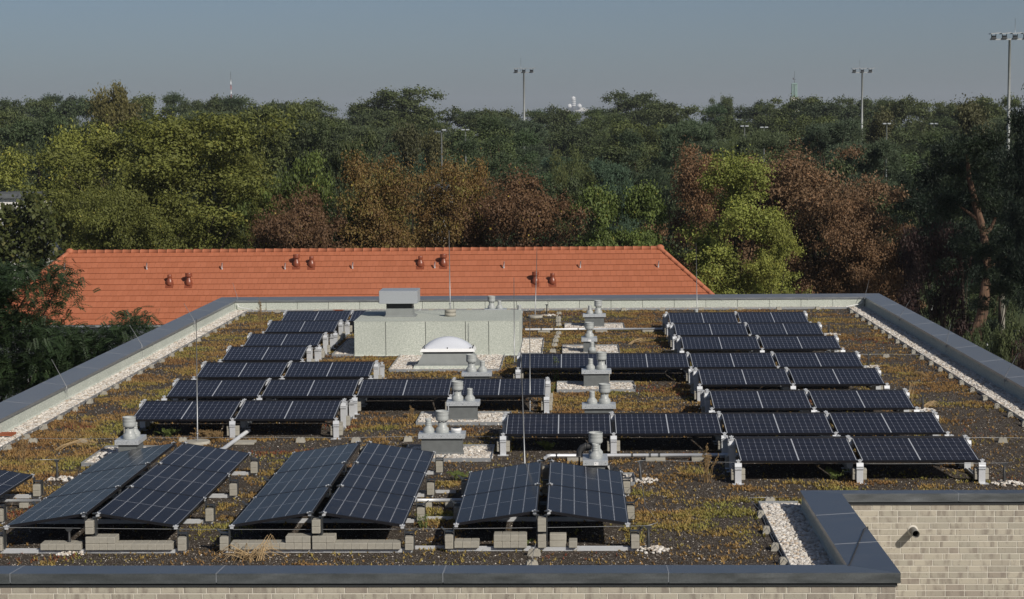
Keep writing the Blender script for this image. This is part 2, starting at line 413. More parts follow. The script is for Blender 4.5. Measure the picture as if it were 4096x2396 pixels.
jx = [gp(b1(1625, 1270), .28)[0], gp(b2(1400, 1245), .28)[0], gp(b3(1150, 1245), .28)[0]]
run_x([XLO, -8.4, -6.1] + jx + [XR1], YFI, YF, .27, .30, (XLI, XLO), (XR0-.002, XR1-.002))
run_y([YF, 20.95, 22.55, YRI], XR0, XR1, .27, .30, (YFI+.004, YF+.004), (YRI-.003, YR-.003))
run_x([XR0, gp(b4(1350, 690), .2)[0], 7.4, XRO], YRI, YR, .27, .30, (XR0+.003, XR1+.003), (XRI, XRO))
ysl = [YF+.6+2.4*k for k in range(14)]; ysl = [y for y in ysl if y < 51.5] + [YBO]
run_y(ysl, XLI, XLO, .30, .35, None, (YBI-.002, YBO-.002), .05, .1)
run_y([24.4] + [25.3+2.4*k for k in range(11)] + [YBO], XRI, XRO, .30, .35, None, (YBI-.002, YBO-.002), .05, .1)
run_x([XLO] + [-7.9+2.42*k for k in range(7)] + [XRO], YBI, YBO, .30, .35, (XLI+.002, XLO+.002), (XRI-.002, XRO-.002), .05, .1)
# felt upstands inside the parapets, strip by strip
up = MB(); up.box(XLI-.044, XLI-.038, YFI+.4, YBI+.04, 0, .28); up.box(XRI+.038, XRI+.044, YRI+.1, YBI+.04, 0, .28); up.box(XLI-.03, XRI+.03, YBI+.038, YBI+.044, 0, .28)
up.box(XR0+.03, XR0+.036, YFI+.02, YRI+.02, 0, .26)
ups = up.build('upstand', M['bitumen'], bld)
def strips_y(x, y0, y1, step, zt, sgn, first=0):
    y = y0; k = 0
    while y < y1-.1:
        e = min(y+step, y1); t = .006; lean = .03
        w = MB(); xa, xb = x, x+sgn*t
        # a turned-out foot at the bottom, as felt is welded
        w.hexa([(min(xa, xb+sgn*lean), y+.005, 0.002), (max(xa, xb+sgn*lean), y+.005, .002), (max(xa, xb+sgn*lean), e-.005, .002), (min(xa, xb+sgn*lean), e-.005, .002),
                (min(xa, xb), y+.005, .06), (max(xa, xb), y+.005, .06), (max(xa, xb), e-.005, .06), (min(xa, xb), e-.005, .06)])
        w.box(min(xa, xb), max(xa, xb), y+.005, e-.005, .0605, zt); w.build('felt_strip', M['felt'], ups); y = e; k += 1
def strips_x(y, x0, x1, step, zt):
    x = x0
    while x < x1-.1:
        e = min(x+step, x1); w = MB(); w.box(x+.006, e-.006, y-.007, y, .002, zt); w.build('felt_strip', M['felt'], ups); x = e
strips_y(XLI-.037, 21.0, YBI+.03, 1.04, .265, 1)
strips_y(XRI+.037, 25.0, YBI+.03, 1.04, .265, -1)
strips_y(XR0+.029, YFI+.05, YRI, 1.1, .225, -1)
strips_x(YBI+.037, XLI-.03, XRI+.03, .89, .265)
# drain pipe stub through the recessed wall
pm = dp((3400+848/3.381, 1960+545/3.381), YR+.05); pr = .049
w = MB(); L = .23
n = 24; ring = lambda y, r: [(pm[0]+r*math.cos(2*math.pi*k/n), y, pm[2]+r*math.sin(2*math.pi*k/n)) for k in range(n)]
vs_ = ring(YR+.06, pr)+ring(YR+.05-L, pr)+ring(YR+.05-L, pr-.004)+ring(YR+.04, pr-.004)
fs_ = []
for s_ in range(3):
    for k in range(n): fs_.append((s_*n+k, (s_+1)*n+k, (s_+1)*n+(k+1) % n, s_*n+(k+1) % n))
fs_.append(tuple(3*n+k for k in range(n))); w.add(vs_, fs_, True)
stub = w.build('overflow_pipe', simple('weathered_pipe', (.17, .165, .15), .55, .2), bld); stub['label'] = 'round metal overflow pipe sticking out of the brick wall'
w = MB(); w.lathe(0, 0, [(pr+.022, 0), (pr+.018, .008), (pr, .01)], 24, True, False)
col_me = w.mesh('pipe_collar', M['mortar']); o = obj('pipe_collar', col_me, stub, Vector((pm[0], YR+.044, pm[2]))-wloc(stub)); o.rotation_euler = (math.pi/2, 0, 0)

# ------------------------------------------------------------------ gravel, edging strips, substrate
def stones(name, rects, size, dens, label, mat='gravel', z0=0., mound=0., seed=1, ico=False, group=None):
    """rects: (x0,x1,y0,y1) or ('disc',cx,cy,r); every stone is geometry; one object that nobody could count"""
    r = np.random.default_rng(seed); P = []
    for q in rects:
        if q[0] == 'disc':
            _, cx, cy, rad = q; n = int(math.pi*rad*rad*dens); a = r.random(n)*2*np.pi; d = rad*np.sqrt(r.random(n))*(.8+.35*r.random(n))
            zz = .02*np.maximum(0, 1-d/rad); P.append(np.c_[cx+d*np.cos(a)*1.25, cy+d*np.sin(a)*1.1, zz])
        else:
            x0, x1, y0, y1 = q; n = int((x1-x0)*(y1-y0)*dens); P.append(np.c_[x0+r.random(n)*(x1-x0), y0+r.random(n)*(y1-y0), np.zeros(n)])
    P = np.vstack(P); n = len(P)
    bm = bmesh.new()
    if ico: bmesh.ops.create_icosphere(bm, subdivisions=1, radius=1)
    else: bmesh.ops.create_cube(bm, size=1.3); bmesh.ops.triangulate(bm, faces=bm.faces[:])
    bm.verts.index_update(); V0 = np.array([v.co for v in bm.verts]); F0 = np.array([[v.index for v in f.verts] for f in bm.faces]); bm.free()
    k = len(V0)
    s = size*(.6+.8*r.random((n, 1, 1)))*np.stack([np.ones(n), .65+.5*r.random(n), .5+.35*r.random(n)], 1)[:, None, :]
    V = V0[None]*(1+.25*(r.random((n, k, 1))-.5))*s
    a = r.random(n)*2*np.pi; t = (r.random(n)-.5)*1.2; ca, sa, ct, st = np.cos(a), np.sin(a), np.cos(t), np.sin(t)
    R = np.zeros((n, 3, 3)); R[:, 0, 0] = ca; R[:, 0, 1] = -sa*ct; R[:, 0, 2] = sa*st; R[:, 1, 0] = sa; R[:, 1, 1] = ca*ct; R[:, 1, 2] = -ca*st; R[:, 2, 1] = st; R[:, 2, 2] = ct
    V = np.einsum('nij,nkj->nki', R, V); V += P[:, None, :]; V[:, :, 2] += z0 + size*.25 + size*.55*r.random((n, 1))
    Fc = (F0[None]+(np.arange(n)*k)[:, None, None]).reshape(-1, 3)
    me = np_mesh(name, V.reshape(-1, 3), Fc, M[mat], {'rnd': np.repeat(r.random(n), len(F0))})
    c = P.mean(0); o = obj(name, me); return tag(o, label, 'gravel', group, 'stuff')
beds = []
def bedlayer(rects):        # pale ground under the stones, 4 mm above the substrate
    for (x0, x1, y0, y1) in rects: beds.append((x0, x1, y0, y1))
def edging(name, pts, label, h=.055, group='metal gravel edgings'):
    w = MB()
    for a, b in zip(pts[:-1], pts[1:]):
        d = Vector((b[0]-a[0], b[1]-a[1], 0)).normalized(); nrm = Vector((-d.y, d.x, 0))*.004; e = d*.004
        A = Vector((*a, 0))-e; B = Vector((*b, 0))+e
        w.hexa([A-nrm, B-nrm, B+nrm, A+nrm, A-nrm+Vector((0, 0, h)), B-nrm+Vector((0, 0, h)), B+nrm+Vector((0, 0, h)), A+nrm+Vector((0, 0, h))])
    return tag(w.build(name, M['alu_dull'], None), label, 'edging', group)
KL, KR, KB = -9.17, 7.68, 51.6
edging('gravel_edging', [(KL, 21), (KL, KB)], 'long grey metal edging along the gravel strip of the left parapet')
edging('gravel_edging', [(KR, 25), (KR, KB)], 'long grey metal edging along the gravel strip of the right parapet')
edging('gravel_edging', [(KL+.02, KB), (KR-.02, KB)], 'grey metal edging along the thin gravel strip of the rear parapet')
edging('gravel_edging', [(2.47, YFI+.03), (2.47, 24.5), (XR0+.02, 24.5)], 'metal edging of the gravel bed beside the projecting parapet corner in front')
side_rects = [(XLI-.03, KL-.01, 27, KB), (KR+.01, XRI+.03, 28, KB), (XLI, XRI, KB+.01, YBI+.03)]
stones('gravel_strip', [side_rects[0]], .027, 900, 'strip of white gravel along the left parapet', seed=1)
stones('gravel_strip', [side_rects[1]], .027, 900, 'strip of white gravel along the right parapet, half in shade', seed=2)
stones('gravel_strip', [side_rects[2]], .027, 700, 'thin strip of white gravel along the rear parapet', seed=3)
ret_rect = (2.475, XR0+.03, YFI+.02, 24.495)
stones('gravel_strip', [ret_rect], .026, 1100, 'bed of white gravel beside the projecting parapet corner in front', seed=4, ico=True)
bedlayer(side_rects+[ret_rect])
r3 = Zm(2000, 1150, 4.914); c4 = Zm(2200, 1380, 5.265); c2 = Zm(1660, 1620, 5.67); c8 = Zm(1180, 1280, 5.263)
def gx(p): return float(gp(p)[0])
def gy(p): return float(gp(p)[1])
def bed(xl, xr, yf, yb, label, seed, holes=(), open_back=False, dens=950):
    pts = [(xl, yb), (xl, yf), (xr, yf), (xr, yb)]
    if not open_back: pts.append((xl, yb))
    edging('gravel_edging', pts, 'metal edging of '+label)
    rects = [(xl+.01, xr-.01, yf+.01, yb-.01)]
    for (hx0, hx1, hy0, hy1) in holes:
        nr = []
        for (x0, x1, y0, y1) in rects:
            nr += [(x0, x1, y0, hy0), (x0, x1, hy1, y1), (x0, hx0, hy0, hy1), (hx1, x1, hy0, hy1)]
        rects = [q for q in nr if q[1] > q[0]+.02 and q[3] > q[2]+.02]
    stones('gravel_bed', rects, .025, dens, label[0].lower()+label[1:], seed=seed); bedlayer(rects)

# ================================================================== FELT-CLAD PLENUM BOX, ITS COWL, THE DOME SKYLIGHT
PBX0, PBX1, PBY0, PBY1, PBZ = -4.93, -1.21, 41.25, 43.78, .78
pb = thing('plenum_box', (-3.07, 42.5, 0), 'large low box clad in pale green mineral felt standing mid roof', 'roof box')
w = MB(); w.box(PBX0+.008, PBX1-.008, PBY0+.008, PBY1-.008, 0, PBZ-.008); w.build('core', M['bitumen'], pb)
xs = [PBX0] + [float(dp(r5(x, 500), PBY0)[0]) for x in (1020, 1333, 1647, 1830)] + [PBX1]
for a, b in zip(xs[:-1], xs[1:]):
    w = MB(); w.box(a+.007, b-.007, PBY0, PBY0+.007, .03, PBZ-.008)
    w.hexa([(a+.007, PBY0-.05, .002), (b-.007, PBY0-.05, .002), (b-.007, PBY0+.007, .002), (a+.007, PBY0+.007, .002), (a+.007, PBY0, .0295), (b-.007, PBY0, .0295), (b-.007, PBY0+.007, .0295), (a+.007, PBY0+.007, .0295)])
    w.build('felt_strip', M['felt'], pb)
for (x0, x1) in ((PBX0, PBX0+.007), (PBX1-.007, PBX1)):
    for k in range(3):
        ya = PBY0+.009+k*.84; w = MB(); w.box(x0, x1, ya, min(ya+.83, PBY1), .002, PBZ-.008); w.build('felt_strip', M['felt'], pb)
for k, (ya, yb) in enumerate(((PBY0-.004, PBY0+.55), (PBY0+.556, PBY0+1.45), (PBY0+1.456, PBY1))):
    w = MB(); w.box(PBX0-.004, PBX1+.004, ya, yb, PBZ-.007, PBZ+.0015*(3-k)); w.build('top_felt', M['felt'], pb)
ZP = PBZ+.0045
# metal cowl on its upstand
cx0, cx1, cy0, cy1 = float(dp((1516.7, 1240), 42.1)[0]), float(dp((1670, 1240), 42.1)[0]), 42.1, 42.9
cw = thing('exhaust_cowl', ((cx0+cx1)/2, 42.5, ZP), 'galvanised sheet metal exhaust cowl on the green felt box', 'vent cowl')
ux0, ux1, uy0, uy1 = cx0+.15, cx1-.14, cy0+.16, cy1-.16
w = MB(); w.box(ux0, ux1, uy0, uy1, ZP+.17, ZP+.42); w.build('throat', M['black'], cw)
w = MB(); w.hexa([(ux0-.015, uy0-.015, ZP+.035), (ux1+.015, uy0-.015, ZP+.035), (ux1+.015, uy1+.015, ZP+.035), (ux0-.015, uy1+.015, ZP+.035), (ux0-.008, uy0-.008, ZP+.19), (ux1+.008, uy0-.008, ZP+.19), (ux1+.008, uy1+.008, ZP+.19), (ux0-.008, uy1+.008, ZP+.19)])
w.hexa([(ux0-.06, uy0-.06, ZP), (ux1+.09, uy0-.06, ZP), (ux1+.09, uy1+.06, ZP), (ux0-.06, uy1+.06, ZP), (ux0-.014, uy0-.014, ZP+.04), (ux1+.014, uy0-.014, ZP+.04), (ux1+.014, uy1+.014, ZP+.04), (ux0-.014, uy1+.014, ZP+.04)])
w.build('membrane_skirt', M['grey_felt'], cw)
w = MB(); w.bbox(cx0, cx1, cy0, cy1, ZP+.315, ZP+.61, .006); w.build('hood', M['galv'], cw)
# skylight
c5 = Zm(1560, 1300, 5.727)
sy0 = gy(c5(1000, 1030)); sl_, sr_ = gx(c5(530, 1015)), gx(c5(2100, 1015))
SKY_L, SKY_R = sl_, sr_
sw = sr_-sl_; scx = (sl_+sr_)/2 - .02
st = thing('dome_skylight', (scx, sy0+sw*.36, 0), 'white dome skylight on grey flared curb in front of the green felt box', 'skylight')
D0 = sw*.62                                        # depth of the base
def frust(x0, x1, y0, y1, z0, X0, X1, Y0, Y1, z1): return [(x0, y0, z0), (x1, y0, z0), (x1, y1, z0), (x0, y1, z0), (X0, Y0, z1), (X1, Y0, z1), (X1, Y1, z1), (X0, Y1, z1)]
w = MB(); w.hexa(frust(sl_, sr_, sy0, sy0+D0, 0, sl_+.03, sr_-.03, sy0+.03, sy0+D0-.03, .085)); w.build('felt_base', M['felt'], st)
zt = .345; k = .215
w = MB(); w.hexa(frust(sl_+.035, sr_-.035, sy0+.035, sy0+D0-.035, .0855, sl_+.10, sr_-.10, sy0+.10, sy0+D0-.1, .12)); w.hexa(frust(sl_+.10, sr_-.10, sy0+.10, sy0+D0-.1, .1201, sl_+k, sr_-k, sy0+k, sy0+D0-k, zt)); w.build('curb', M['grey_felt'], st)
fx0, fx1, fy0, fy1 = sl_+k-.07, sr_-k+.07, sy0+k-.07, sy0+D0-k+.07
w = MB(); w.box(fx0+.04, fx1-.04, fy0+.04, fy1-.04, zt+.0005, zt+.02); w.build('gasket', M['black'], st)
w = MB(); w.hexa(frust(fx0, fx1, fy0, fy1, zt+.0205, fx0+.035, fx1-.035, fy0+.035, fy1-.035, zt+.085)); fr_ = w.build('frame', M['white'], st)
# the dome: a pillow-shaped shell
N = 18; V = []; Fq = []
dx0, dx1, dy0, dy1 = fx0+.055, fx1-.055, fy0+.055, fy1-.055
for i in range(N+1):
    for j in range(N+1):
        a = -1+2*i/N; b = -1+2*j/N; h = (max(0, 1-a*a))**.8*(max(0, 1-b*b))**.8
        V.append((dx0+(dx1-dx0)*i/N, dy0+(dy1-dy0)*j/N, zt+.0855+.235*h))
for i in range(N):
    for j in range(N): Fq.append((i*(N+1)+j, (i+1)*(N+1)+j, (i+1)*(N+1)+j+1, i*(N+1)+j+1))
w = MB(); w.add(V, Fq, True); w.build('dome', M['dome'], st)
for (sx, sy) in ((.06, .03), (.5, .03), (.94, .03), (.02, .1), (.02, .5), (.02, .9), (.98, .1), (.98, .5), (.98, .9), (.06, .97), (.5, .97), (.94, .97)):
    px_, py_ = fx0+.035+sx*(fx1-fx0-.07), fy0+.035+sy*(fy1-fy0-.07)
    w = MB(); w.lathe(px_, py_, [(.012, zt+.082), (.012, zt+.108), (.007, zt+.113)], 8); w.build('bolt', M['black'], fr_)
hole = (sl_, sr_, sy0, sy0+D0)
bx0, bx1, by0 = gx(r5(1045, 757)), gx(r5(1920, 757)), gy(r5(1500, 760))
bed(bx0, bx1, by0, PBY0-.06, 'white gravel bed around the dome skylight', 11, [hole], True)
lx0 = gx(c8(850, 690)); bed(gx(c8(815, 730)), PBX0-.01, gy(c8(900, 770)), gy(c8(1200, 432)), 'shaded white gravel bed at the left side of the green felt box', 12, [], False)
bed(PBX1+.01, gx(r3(835, 1240)), gy(r3(700, 1330)), gy(r3(700, 1030)), 'white gravel bed at the right side of the green felt box', 13)

# ================================================================== SOLAR ARRAYS
AL = .1542; PW, PH, GAP, ZL = 1.66, 1.0, .055, .33
CO, SI = math.cos(AL), math.sin(AL)
def panel_mesh():
    t = .035; b = .012
    w = MB(); X, Y = PW/2, PH/2
    w.box(-X, X, -Y, -Y+b, -t, 0); w.box(-X, X, Y-b, Y, -t, 0); w.box(-X, -X+b, -Y+b, Y-b, -t, 0); w.box(X-b, X, -Y+b, Y-b, -t, 0)
    return w.mesh('panel_frame', M['frame'])
def glass_mesh(mat):
    X, Y = PW/2-.011, PH/2-.011; w = MB(); w.box(-X, X, -Y, Y, -.008, -.0015); me = w.mesh('panel_glass', mat)
    uv = me.uv_layers.new(name='UV'); 
    for lp in me.loops:
        c = me.vertices[lp.vertex_index].co; uv.data[lp.index].uv = ((c.x+X)/(2*X), (c.y+Y)/(2*Y))
    return me
def back_mesh():
    X, Y = PW/2-.012, PH/2-.012; w = MB(); w.box(-X, X, -Y, Y, -.0135, -.0085); w.box(-.1, .1, Y-.14, Y-.04, -.03, -.0136); return w.mesh('backsheet', M['backsheet'])
FRAME, GA, GB, BACK = panel_mesh(), glass_mesh(M['cellsA']), glass_mesh(M['cellsB']), back_mesh()
def panel(root, c, rot, glass):
    p = obj('solar_panel', FRAME, root, Vector(c)-wloc(root)); p.rotation_euler = rot
    obj('glass', glass, p); obj('backsheet', BACK, p); return p
def post_mesh(h, name):
    """folded aluminium post, 0.1 m wide, front face at y=0, foot on z=0"""
    w = MB(); wd = .046
    w.box(-.085, .085, -.075, .03, 0, .006)                         # foot plate
    w.box(-wd, wd, -.012, 0, .006, h-.10)                            # web
    w.hexa([(-wd-.003, -.022, h-.0995), (wd+.003, -.022, h-.0995), (wd+.003, .002, h-.0995), (-wd-.003, .002, h-.0995), (-wd-.003, -.028, h-.084), (wd+.003, -.028, h-.084), (wd+.003, .002, h-.084), (-wd-.003, .002, h-.084)])
    w.box(-wd-.003, wd+.003, -.014, .002, h-.0835, h-.062); w.box(-wd-.003, wd+.003, -.027, .002, h-.0615, h-.05)
    w.hexa([(-wd-.003, -.02, h-.0495), (wd+.003, -.02, h-.0495), (wd+.003, .02, h-.0495), (-wd-.003, .02, h-.0495), (-wd-.003, -.006, h-.002), (wd+.003, -.006, h-.002), (wd+.003, .034, h-.002), (-wd-.003, .034, h-.002)])
    return w.mesh(name, M['alu'])
def clamp_mesh():
    w = MB(); w.box(-.02, .02, -.012, .02, 0, .03); w.box(-.032, .032, -.018, .026, .0305, .042); w.lathe(0, .004, [(.009, .0421), (.009, .052)], 6); return w.mesh('clamp', M['alu'])
POST_L, POST_H, CLAMP = post_mesh(ZL-.03, 'low_post'), post_mesh(ZL-.03+PH*SI, 'high_post'), clamp_mesh()
bl = MB(); bl.bbox(-.1, .1, -.05, .05, 0, .08, .006); BLOCK = bl.mesh('paving_block', M['concrete'])
def block(x, y, z, along_y=False, label='', group='', jit=.006):
    o = obj('concrete_block', BLOCK, None, (x+random.uniform(-jit, jit)*.4, y+random.uniform(-jit, jit), z)); o.rotation_euler = (0, 0, (math.pi/2 if along_y else 0)+random.uniform(-.02, .02))
    return tag(o, label, 'concrete block', group)
def post(root, x, y, high, flip=False):
    o = obj('post', POST_H if high else POST_L, root, Vector((x, y, 0))-wloc(root)); o.rotation_euler = (0, 0, math.pi if flip else 0)
    h = ZL-.03+(PH*SI if high else 0)
    c = obj('clamp', CLAMP, o, (0, .006, h-.0015)); return o
def row(x0, n, y0, label, name, inner=1, hidden=False):
    """butterfly row: n panels facing the camera and n leaning away behind the ridge"""
    root = thing('solar_array', (x0+n*PW/2, y0+1.05, 0), label, 'solar array', 'solar panel rows on the roof')
    RG = .12; yb = y0+PH*CO*2+RG
    for k in range(n):
        cx = x0+PW/2+k*(PW+GAP)
        panel(root, (cx, y0+PH*CO/2, ZL+PH*SI/2), (AL, 0, 0), GA)
        panel(root, (cx, yb-PH*CO/2, ZL+PH*SI/2), (AL, 0, math.pi), GA)
    xe = x0+n*PW+(n-1)*GAP
    xj = [x0-.03] + [x0+k*(PW+GAP)-GAP/2 for k in range(1, n)] + [xe+.03]
    for j, x in enumerate(xj):
        post(root, x, y0-.02, False); post(root, x, y0+PH*CO-.045, True); post(root, x, y0+PH*CO+RG+.045, True, True); post(root, x, yb+.02, False, True)
        w = MB(); w.box(x-.03, x+.03, y0-.005, yb+.005, .008, .03); w.box(x-.03, x-.024, y0-.005, yb+.005, .0305, .05); w.box(x+.024, x+.03, y0-.005, yb+.005, .0305, .05); w.build('base_rail', M['alu_dull'], root)
        lb = 'grey concrete ballast block on the base rail of '+name
        end = j in (0, len(xj)-1)
        for yy in (y0+.045, y0+PH*CO+RG/2):
            if yy > y0+.5 and not end: continue
            if hidden and not end and yy < y0+.5: continue
            for kz in range(2): block(x, yy, .0505+kz*.081, False, lb, 'ballast blocks of '+name, .003)
    # end blocks laid along the outer rails
    for x in (xj[0] if inner < 0 else xj[-1],):
        lb = 'grey concrete ballast block on the base rail of '+name
        for yy in (y0+.26, y0+.47): block(x, yy, .0505, True, lb, 'ballast blocks of '+name); 
        block(x, y0+.36, .1315, True, lb, 'ballast blocks of '+name)
    # cross rail low at the back, seen as a thin line under the panels
    w = MB(); w.tube([(x0, y0+.62, .21), (xe, y0+.62, .205)], .008, 6); w.build('cable_tray', M['alu_dull'], root)
    return root
RXR = 5.74
RY = [26.01, 28.41, 30.98, 33.93, 36.45, 39.48, 42.23, 44.88]; RN = [2, 4, 2, 2, 4, 2, 2, 2]
ords = ['nearest', 'second nearest', 'third nearest', 'fourth nearest', 'fifth nearest', 'third farthest', 'second farthest', 'farthest']
for k in range(8):
    nm = f'the {ords[k]} right-hand solar row'
    row(RXR-RN[k]*PW-(RN[k]-1)*GAP, RN[k], RY[k], f'{"four" if RN[k]==4 else "two"} dark solar panels side by side, {ords[k]} row on the right', nm, -1, k not in (0, 1, 4))
LXL = -7.31
LY = [30.01, 32.66, 35.28, 37.97, 40.53, 43.35, 45.79]; LN = [2, 4, 2, 1, 1, 1, 2]
ords = ['nearest', 'second nearest', 'third nearest', 'middle', 'third farthest', 'second farthest', 'farthest']
nw = {1: 'single dark solar panel', 2: 'two dark solar panels side by side', 4: 'four dark solar panels side by side'}
for k in range(7): row(LXL, LN[k], LY[k], f'{nw[LN[k]]}, {ords[k]} row on the left', f'the {ords[k]} left-hand solar row')

def tent(xc, y0, n, label, name, layout, left=True):
    root = thing('solar_array', (xc, y0+n*PW/2, 0), label, 'solar array', 'tent-shaped solar arrays at the front edge')
    RG = .058; TG = .02; PHc = PH*CO; y1 = y0+n*PW+(n-1)*TG
    for k in range(n):
        cy = y0+PW/2+k*(PW+TG)
        panel(root, (xc+RG+PHc/2, cy, ZL+PH*SI/2), (AL, 0, math.pi/2), GB)
        if left: panel(root, (xc-RG-PHc/2, cy, ZL+PH*SI/2), (AL, 0, -math.pi/2), GB)
    yj = [y0-.012] + [y0+k*(PW+TG)-TG/2 for k in range(1, n)] + [y1+.012]
    lb = 'ballast block in the front row of '+name; gr = 'ballast blocks of '+name
    xl, xr = xc-RG-PHc, xc+RG+PHc
    for j, y in enumerate(yj):
        w = MB()
        for yy in (y-.055, y+.01): w.box(xl-.1, xr+.1, yy, yy+.035, .004, .034); w.box(xl-.1, xr+.1, yy, yy+.004, .0345, .05)
        w.build('base_rail', M['alu'], root)
        # ridge stand: two thin uprights and two cross plates; outer stands
        for sx in ((-1, 1)):
            x = xc+sx*.062; zt = ZL+PH*SI-.036
            w = MB(); w.box(x-.005, x+.005, y-.05, y+.05, .0505, zt); w.box(x-.03, x+.03, y-.06, y-.035, zt-.012, zt-.0005); w.box(x-.03, x+.03, y-.062, y-.02, zt+.036, zt+.045)
            w.build('ridge_post', M['dark_steel'], root)
            cl = obj('clamp', CLAMP, root, Vector((xc+sx*.085, y-.012 if j == 0 else y, zt-.002))-wloc(root))
        w = MB(); w.box(xc-.0565, xc+.0565, y-.05, y+.05, .2115, .218); w.box(xc-.0565, xc+.0565, y-.05, y+.05, .238, .245); w.build('shelf', M['dark_steel'], root)
        for sx, x in ((-1, xl), (1, xr)):
            if sx < 0 and not left: continue
            o = x+sx*.012; zt = ZL-.036
            w = MB(); w.box(min(o, o+sx*.1), max(o, o+sx*.1), y-.06, y+.06, .034, .0405); w.box(o-.004, o+.004, y-.05, y+.05, .041, zt); w.box(o+sx*.108-.004, o+sx*.108+.004, y-.05, y+.05, .041, .235)
            w.box(min(o+sx*.0, o+sx*.112), max(o+sx*.0, o+sx*.112), y-.05, y+.05, .2355, .241)
            w.hexa([(o+sx*.105-.004, y-.045, .2415), (o+sx*.105+.004, y-.045, .2415), (o+sx*.105+.004, y+.045, .2415), (o+sx*.105-.004, y+.045, .2415), (o+sx*.15-.004, y-.045, .285), (o+sx*.15+.004, y-.045, .285), (o+sx*.15+.004, y+.045, .285), (o+sx*.15-.004, y+.045, .285)])
            w.build('end_post', M['dark_steel'], root)
            cl = obj('clamp', CLAMP, root, Vector((o-sx*.03, y-.012 if j == 0 else y, zt-.006))-wloc(root))
            for kz in range(2): block(o+sx*.055, y-.01, .041+kz*.081, True, ('lower' if kz == 0 else 'upper')+' block in the '+['nearest', 'second', 'third', 'farthest'][j if j < len(yj)-1 else 3]+(' right' if sx > 0 else ' left')+' stand of '+name, gr, .002)
        if j == 0 or j == len(yj)-1:
            for z, zn in ((.0505, 'lowest'), (.1315, 'second'), (.2455, 'third'), (.3265, 'topmost')): block(xc, y-.008, z, True, zn+' block in the '+('front' if j == 0 else 'rear')+' ridge stand of '+name, gr, .002)
    for (xa, cnt, lev) in layout:                      # ballast row on the front rail
        for k in range(cnt):
            for q in range(lev): block(xa+.0985*k, y0-.018, .0505+q*.081, True, lb, gr, .002)
    return root
def X22(p): return float(dp(p, 21.8)[0])
q6 = Zm(300, 2000, 4.846); t5 = Zm(1900, 1980, 3.15)
tent(-5.8156, 21.76, 3, 'black tent-shaped solar array of six panels at the left front edge', 'the left front solar tent',
     [(X22(b1(355, 1080)), 5, 1), (X22(q6(450, 850)), 3, 2), (X22(q6(920, 850)), 7, 1)])
tent(-3.0858, 21.78, 3, 'black tent-shaped solar array of six panels in the middle of the front edge', 'the middle front solar tent',
     [(X22(b1(1750, 1060)), 7, 1), (X22(b2(262, 1050)), 3, 2), (X22(b2(502, 1050)), 2, 2), (X22(b2(622, 1050)), 8, 1)])
rC = tent(-.3863, 21.85, 2, 'shorter black tent-shaped solar array of four panels at the front edge', 'the short front solar tent',
     [(X22(b2(1500, 1050)), 3, 1), (X22(t5(290, 580)), 4, 2)])
lbC = 'ballast block right of the ridge stand of the short front solar tent'; grC = 'ballast blocks of the short front solar tent'
for q in range(2): block(X22(t5(1045, 580)), 21.83, .0505+q*.081, False, lbC, grC, .002)
block(X22(t5(1235, 590)), 21.83, .0505, True, lbC, grC, .002)
tent(-8.55, 21.75, 2, 'black tent-shaped solar array cut off by the left picture edge', 'the solar tent at the left picture edge', [])

# ================================================================== VENT STACKS
BIG = [(.101, 0), (.103, .01), (.103, .062), (.066, .098), (.066, .158)]
def big_pipe(parent, x, y, z, name='large_vent'):
    s = 1.0
    w = MB(); w.lathe(x, y, [(.101, z), (.103, z+.006), (.103, z+.06), (.098, z+.066), (.067, z+.104), (.066, z+.158)], 28, True); p = w.build(name, M['vent'], parent)
    for k in range(3):
        a = math.pi*(.15+k*2/3); w = MB(); w.box(x+.063*math.cos(a)-.012, x+.063*math.cos(a)+.012, y+.063*math.sin(a)-.004, y+.063*math.sin(a)+.004, z+.15, z+.20); w.build('bracket', M['vent'], p)
    pr = [(.088, z+.185), (.094, z+.19), (.104, z+.212), (.1, z+.222), (.104, z+.236), (.1, z+.246), (.099, z+.272), (.104, z+.284), (.1, z+.297), (.100, z+.318), (.104, z+.326), (.104, z+.340), (.098, z+.340), (.092, z+.29), (.088, z+.19)]
    w = MB(); w.lathe(x, y, pr, 28, True, False); w.lathe(x, y, [(.0, z+.2), (.09, z+.2)], 28, True, False); w.build('collar', M['vent'], p)
    return p
def small_pipe(parent, x, y, z, name='small_vent'):
    pr = [(.089, z), (.091, z+.006), (.091, z+.048), (.086, z+.056), (.052, z+.098), (.049, z+.105), (.049, z+.122), (.052, z+.128), (.047, z+.134), (.047, z+.15), (.052, z+.158), (.047, z+.165), (.047, z+.183), (.051, z+.19), (.048, z+.196), (.049, z+.212), (.044, z+.212), (.043, z+.12), (.0, z+.12)]
    w = MB(); w.lathe(x, y, pr, 24, True, False); w.add([(x+.089*math.cos(i*math.pi/4), y+.089*math.sin(i*math.pi/4), z+.0005) for i in range(8)], [tuple(range(8))]); return w.build(name, M['vent'], parent)
def low_cap(parent, x, y, z):
    w = MB(); w.lathe(x, y, [(.075, z), (.075, z+.015), (.08, z+.02)], 24, True); w.lathe(x, y, [(.082, z+.0205), (.084, z+.055), (.078, z+.066), (.06, z+.067)], 24, True); p = w.build('low_cap', M['white'], parent)
    w = MB(); w.lathe(x, y, [(.06, z+.0675), (.055, z+.074), (0.001, z+.076)], 24, True); w.build('lid', M['black'], p)
